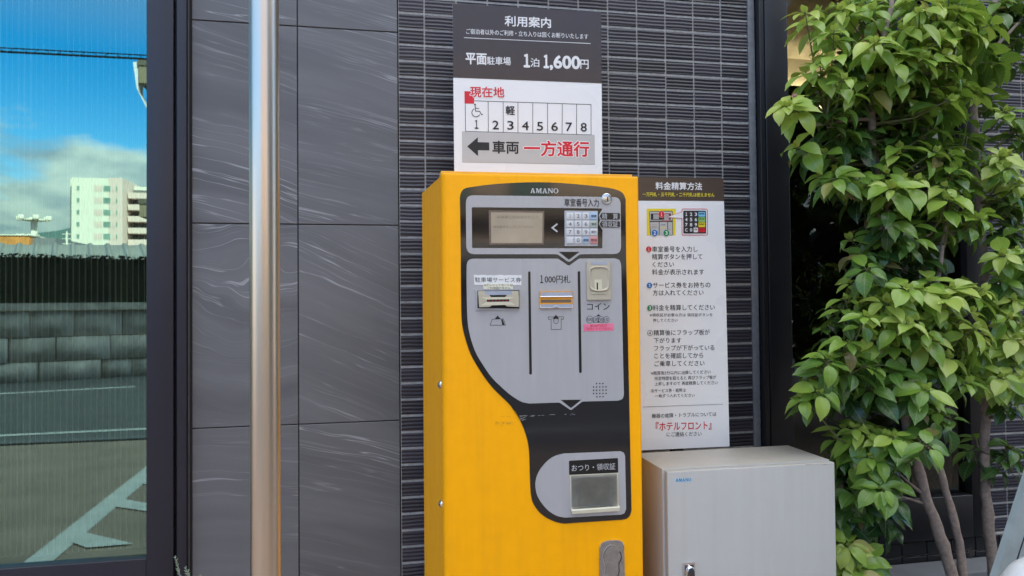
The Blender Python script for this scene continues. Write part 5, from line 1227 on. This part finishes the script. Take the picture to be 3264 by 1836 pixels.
for a in ((2070, 45, 55, 45, 7, 0.85, -0.52), (2180, 15, 60, 35, 6, 0.70, -0.46), (2330, 40, 130, 60, 16, 0.85, -0.54), (2450, 60, 60, 60, 8, 0.80, -0.50),
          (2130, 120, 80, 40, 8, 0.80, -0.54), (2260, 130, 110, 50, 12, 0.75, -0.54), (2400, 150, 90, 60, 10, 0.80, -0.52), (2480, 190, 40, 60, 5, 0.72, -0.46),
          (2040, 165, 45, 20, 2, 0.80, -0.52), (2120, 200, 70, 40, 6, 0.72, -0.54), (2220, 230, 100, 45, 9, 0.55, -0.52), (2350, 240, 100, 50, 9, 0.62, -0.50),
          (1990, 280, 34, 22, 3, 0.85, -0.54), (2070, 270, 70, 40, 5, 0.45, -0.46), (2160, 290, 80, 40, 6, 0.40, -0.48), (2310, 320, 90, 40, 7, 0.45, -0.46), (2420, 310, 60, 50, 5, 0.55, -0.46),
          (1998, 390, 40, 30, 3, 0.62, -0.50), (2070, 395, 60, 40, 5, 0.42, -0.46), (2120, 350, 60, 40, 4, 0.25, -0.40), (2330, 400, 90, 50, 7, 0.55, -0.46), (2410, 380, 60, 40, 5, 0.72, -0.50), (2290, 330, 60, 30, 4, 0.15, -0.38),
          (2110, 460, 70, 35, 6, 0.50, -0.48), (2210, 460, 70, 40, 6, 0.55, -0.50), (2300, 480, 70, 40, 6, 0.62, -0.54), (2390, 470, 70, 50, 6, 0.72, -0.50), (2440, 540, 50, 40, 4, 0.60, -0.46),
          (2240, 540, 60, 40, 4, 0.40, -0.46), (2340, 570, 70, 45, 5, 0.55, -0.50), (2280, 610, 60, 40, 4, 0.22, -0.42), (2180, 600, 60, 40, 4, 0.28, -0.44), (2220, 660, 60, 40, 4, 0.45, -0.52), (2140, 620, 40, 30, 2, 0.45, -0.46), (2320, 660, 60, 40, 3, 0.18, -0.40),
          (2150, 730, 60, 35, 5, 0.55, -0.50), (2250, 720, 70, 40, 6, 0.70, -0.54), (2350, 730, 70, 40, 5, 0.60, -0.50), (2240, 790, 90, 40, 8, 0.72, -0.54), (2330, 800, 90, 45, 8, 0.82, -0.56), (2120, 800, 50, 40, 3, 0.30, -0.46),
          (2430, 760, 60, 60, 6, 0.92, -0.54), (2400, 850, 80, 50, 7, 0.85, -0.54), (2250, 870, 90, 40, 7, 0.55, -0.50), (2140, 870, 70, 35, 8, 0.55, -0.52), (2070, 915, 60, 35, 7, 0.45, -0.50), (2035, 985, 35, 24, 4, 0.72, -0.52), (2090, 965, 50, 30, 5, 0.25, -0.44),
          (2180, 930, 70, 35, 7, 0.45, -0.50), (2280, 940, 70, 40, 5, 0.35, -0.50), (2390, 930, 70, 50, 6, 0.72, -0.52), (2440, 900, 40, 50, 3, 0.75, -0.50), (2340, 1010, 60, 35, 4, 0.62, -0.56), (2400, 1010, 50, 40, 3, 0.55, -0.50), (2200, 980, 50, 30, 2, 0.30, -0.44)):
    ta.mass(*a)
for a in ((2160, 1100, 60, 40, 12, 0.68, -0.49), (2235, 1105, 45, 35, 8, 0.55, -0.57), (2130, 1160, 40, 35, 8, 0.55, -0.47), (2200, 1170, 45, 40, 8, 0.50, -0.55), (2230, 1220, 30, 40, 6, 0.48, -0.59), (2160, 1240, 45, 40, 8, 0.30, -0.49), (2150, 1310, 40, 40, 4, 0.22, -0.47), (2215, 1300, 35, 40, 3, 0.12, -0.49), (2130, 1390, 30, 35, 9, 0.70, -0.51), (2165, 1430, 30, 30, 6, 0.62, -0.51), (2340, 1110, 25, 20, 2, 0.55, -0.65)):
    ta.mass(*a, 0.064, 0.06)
ta.finish()
YB = -0.28
tb = Tree('leafy green tree with one upright stem at the right edge', 33, Vector((P(2505, 1470, YB).x+0.03, YB, 0.34)))
gr = Vector((P(2505, 1480, YB).x+0.03, YB+0.02, 0.35))
tb.stem([gr, P(2503, 1470, YB), P(2490, 1350, YB), P(2477, 1210, YB), P(2478, 1080, YB), P(2487, 960, YB), P(2480, 800, YB), P(2472, 620, YB), P(2462, 440, YB), P(2450, 280, YB), P(2470, 130, YB), P(2500, 20, YB), P(2510, -80, YB)], 0.0170, 0.0075)
tb.stem([P(2462, 440, YB), P(2500, 380, YB-0.02), P(2545, 330, YB-0.04)], 0.005, 0.003, 8)
tb.stem([P(2480, 860, YB), P(2520, 780, YB-0.04), P(2560, 700, YB-0.08)], 0.005, 0.003, 8)
tb.stem([P(2462, 240, YB), P(2510, 110, YB-0.02), P(2560, 60, YB-0.04)], 0.007, 0.004, 8)
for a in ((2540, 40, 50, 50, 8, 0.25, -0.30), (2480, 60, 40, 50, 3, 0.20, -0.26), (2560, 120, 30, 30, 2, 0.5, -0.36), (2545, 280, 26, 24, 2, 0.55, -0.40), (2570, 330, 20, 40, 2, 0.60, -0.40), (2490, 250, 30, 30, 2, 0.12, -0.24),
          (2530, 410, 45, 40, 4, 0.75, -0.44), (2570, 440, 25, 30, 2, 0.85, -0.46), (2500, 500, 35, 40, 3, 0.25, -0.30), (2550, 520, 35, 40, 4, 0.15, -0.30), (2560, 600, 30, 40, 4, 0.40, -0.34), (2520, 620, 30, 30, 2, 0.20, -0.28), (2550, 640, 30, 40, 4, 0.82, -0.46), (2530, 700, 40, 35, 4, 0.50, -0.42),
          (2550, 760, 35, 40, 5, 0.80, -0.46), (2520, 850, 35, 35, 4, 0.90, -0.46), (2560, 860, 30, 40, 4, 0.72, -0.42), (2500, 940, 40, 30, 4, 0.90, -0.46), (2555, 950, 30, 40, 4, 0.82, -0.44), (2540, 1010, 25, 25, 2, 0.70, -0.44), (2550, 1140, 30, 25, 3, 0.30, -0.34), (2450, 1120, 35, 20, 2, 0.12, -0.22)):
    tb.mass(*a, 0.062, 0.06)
tb.finish()
mb = MB(); c = P(1998, 240, -0.60)                                # crumpled pink petal caught in the leaves
rs = random.Random(3); rows = [[(c.x+0.013*i/4-0.006+rs.uniform(-.002, .002), -0.60+rs.uniform(-.005, .005), c.z+0.011*j/4-0.005+rs.uniform(-.002, .002)) for i in range(5)] for j in range(5)]
mb.grid(rows); M['petal'] = mat('petal', (0.55, 0.30, 0.26), 0.7, var=0.35, vscale=200); tag(mb.build('withered_flower', M['petal']), 'small withered pink flower caught among the upper left leaves', 'flower')

# ================================================================== LOW JUNIPER, WHITE FIGURE
def juniper():
    Y = -0.14; base = P(478, 1449, Y); fr = Frame((base.x+0.02, Y, 0)); root = thing('juniper', fr, 'small blue green juniper in front of the mirror window frame', 'plant')
    rs = random.Random(2); st = MB(); fo = MB()
    def spray(tip, start, n, w_):
        pts = [start.lerp(tip, i/10)+Vector((0, 0, -0.03*math.sin(math.pi*i/10))) for i in range(11)]
        st.tube(pts, [0.0026-0.0018*i/10 for i in range(11)], 5)
        for i in range(n):
            t = 0.30+0.7*i/n; p = start.lerp(tip, t)+Vector((0, 0, -0.03*math.sin(math.pi*t))); dr_ = (tip-start).normalized()
            for sgn in (-1, 1):
                sd = (dr_.orthogonal().normalized()*sgn*rs.uniform(0.5, 1)+dr_*1.1+Vector((rs.uniform(-.4, .4), rs.uniform(-.4, .4), rs.uniform(-.2, .4)))).normalized()
                l = w_*(1.25-t)*rs.uniform(0.6, 1.1)+0.003; fo.tube([p, p+sd*l*0.6, p+sd*l], [0.0013, 0.0012, 0.0003], 5, cap=False)
    spray(fr.inv @ P(440, 1397, Y-0.02), Vector((0.02, 0.0, 0.45)), 34, 0.016)
    spray(fr.inv @ P(466, 1424, Y), Vector((0.03, 0.01, 0.45)), 30, 0.018); spray(fr.inv @ P(473, 1432, Y-0.01), Vector((0.0, -0.02, 0.45)), 30, 0.020)
    spray(fr.inv @ P(503, 1441, Y), Vector((0.02, 0.0, 0.4)), 24, 0.014); spray(fr.inv @ P(487, 1445, Y-0.01), Vector((0.03, 0, 0.42)), 24, 0.016)
    for k in range(26):
        an = rs.uniform(0, 6.28); spray(Vector((0.02+0.11*math.cos(an), 0.09*math.sin(an)-0.05, rs.uniform(0.3, 0.60))), Vector((0, 0, rs.uniform(0.05, 0.3))), 22, 0.03)
    st.tube([(0, 0, 0), (0.01, 0, 0.25), (0.02, 0, 0.48)], [0.010, 0.007, 0.004], 8)
    st.build('stem', M['bark'], root); fo.build('needles', M['juniper'], root)
juniper()
def white_figure():
    Y = -1.0
    a = P(2528, 1449, Y); b = P(2576, 1352, Y)
    c = P(2572, 1402, Y); r = abs(P(2576, 1352, Y).z-P(2576, 1436, Y).z)
    fr = Frame((c.x+0.055, Y, 0)); root = thing('plastic_bollard', fr, 'white rounded plastic post top at the bottom right corner', 'bollard')
    top = P(2580, 1354, Y).z-0.045; mb = MB(); prof = [(0.098, 0.0), (0.095, top-0.16)]
    for k in range(13): t = math.pi/2*k/12; prof.append((0.094*math.cos(t)**0.8+0.0002, top-0.14+0.14*math.sin(t)))
    mb.lathe(prof, (0, 0, 0), seg=40); mb.build('shell', M['wood_white'], root)
    # dark splayed mark on the shell
    mk_ = MB(); lx = lambda x, y: fr.inv @ P(x, y, Y-0.092)
    def blob(pts):
        q = [lx(*p) for p in pts]; qq = []
        for p in q:
            rr = 0.0965; yy = -math.sqrt(max(0.0004, rr*rr-p.x*p.x)) if abs(p.x) < rr else 0; qq.append((p.x, yy-0.002, p.z))
        mk_.face(qq)
    blob([(2533, 1421), (2546, 1426), (2556, 1436), (2553, 1442), (2543, 1436), (2534, 1428)]); blob([(2544, 1410), (2547, 1413), (2548, 1427), (2543, 1426)]); blob([(2541, 1434), (2548, 1438), (2545, 1449), (2540, 1449)])
    mk_.build('dark_mark', M['ink'], root)
    Y2 = -0.80
    p0, p1, p2, p3 = P(2508, 1449, Y2), P(2590, 1195, Y2), P(2625, 1195, Y2), P(2556, 1449, Y2)
    f2 = Frame((p0.x, Y2, 0)); r2 = thing('leaning_board', f2, 'pale grey green board leaning behind the white post', 'board')
    d0 = (p1-p0); lo = p0-d0*(p0.z/d0.z); hi = p1+d0*0.2; wd = 0.060
    mb = MB(); L_ = lambda p: (p.x-f2.loc.x, p.z)
    mb.prism([L_(lo), (L_(lo)[0]+wd, 0), (L_(hi)[0]+wd, L_(hi)[1]), L_(hi)], 0.018, 0.0, back=True); mb.build('board', M['plank'], r2)
    mb = MB(); mb.prism([(L_(lo)[0]+wd*0.62, 0.01), (L_(lo)[0]+wd*0.66, 0.01), (L_(hi)[0]+wd*0.66, L_(hi)[1]-0.01), (L_(hi)[0]+wd*0.62, L_(hi)[1]-0.01)], 0.0, -0.0015); mb.build('seam', M['frame_dark'], r2)
white_figure()
bpy.data.objects.remove(_to); bpy.data.curves.remove(_tc)
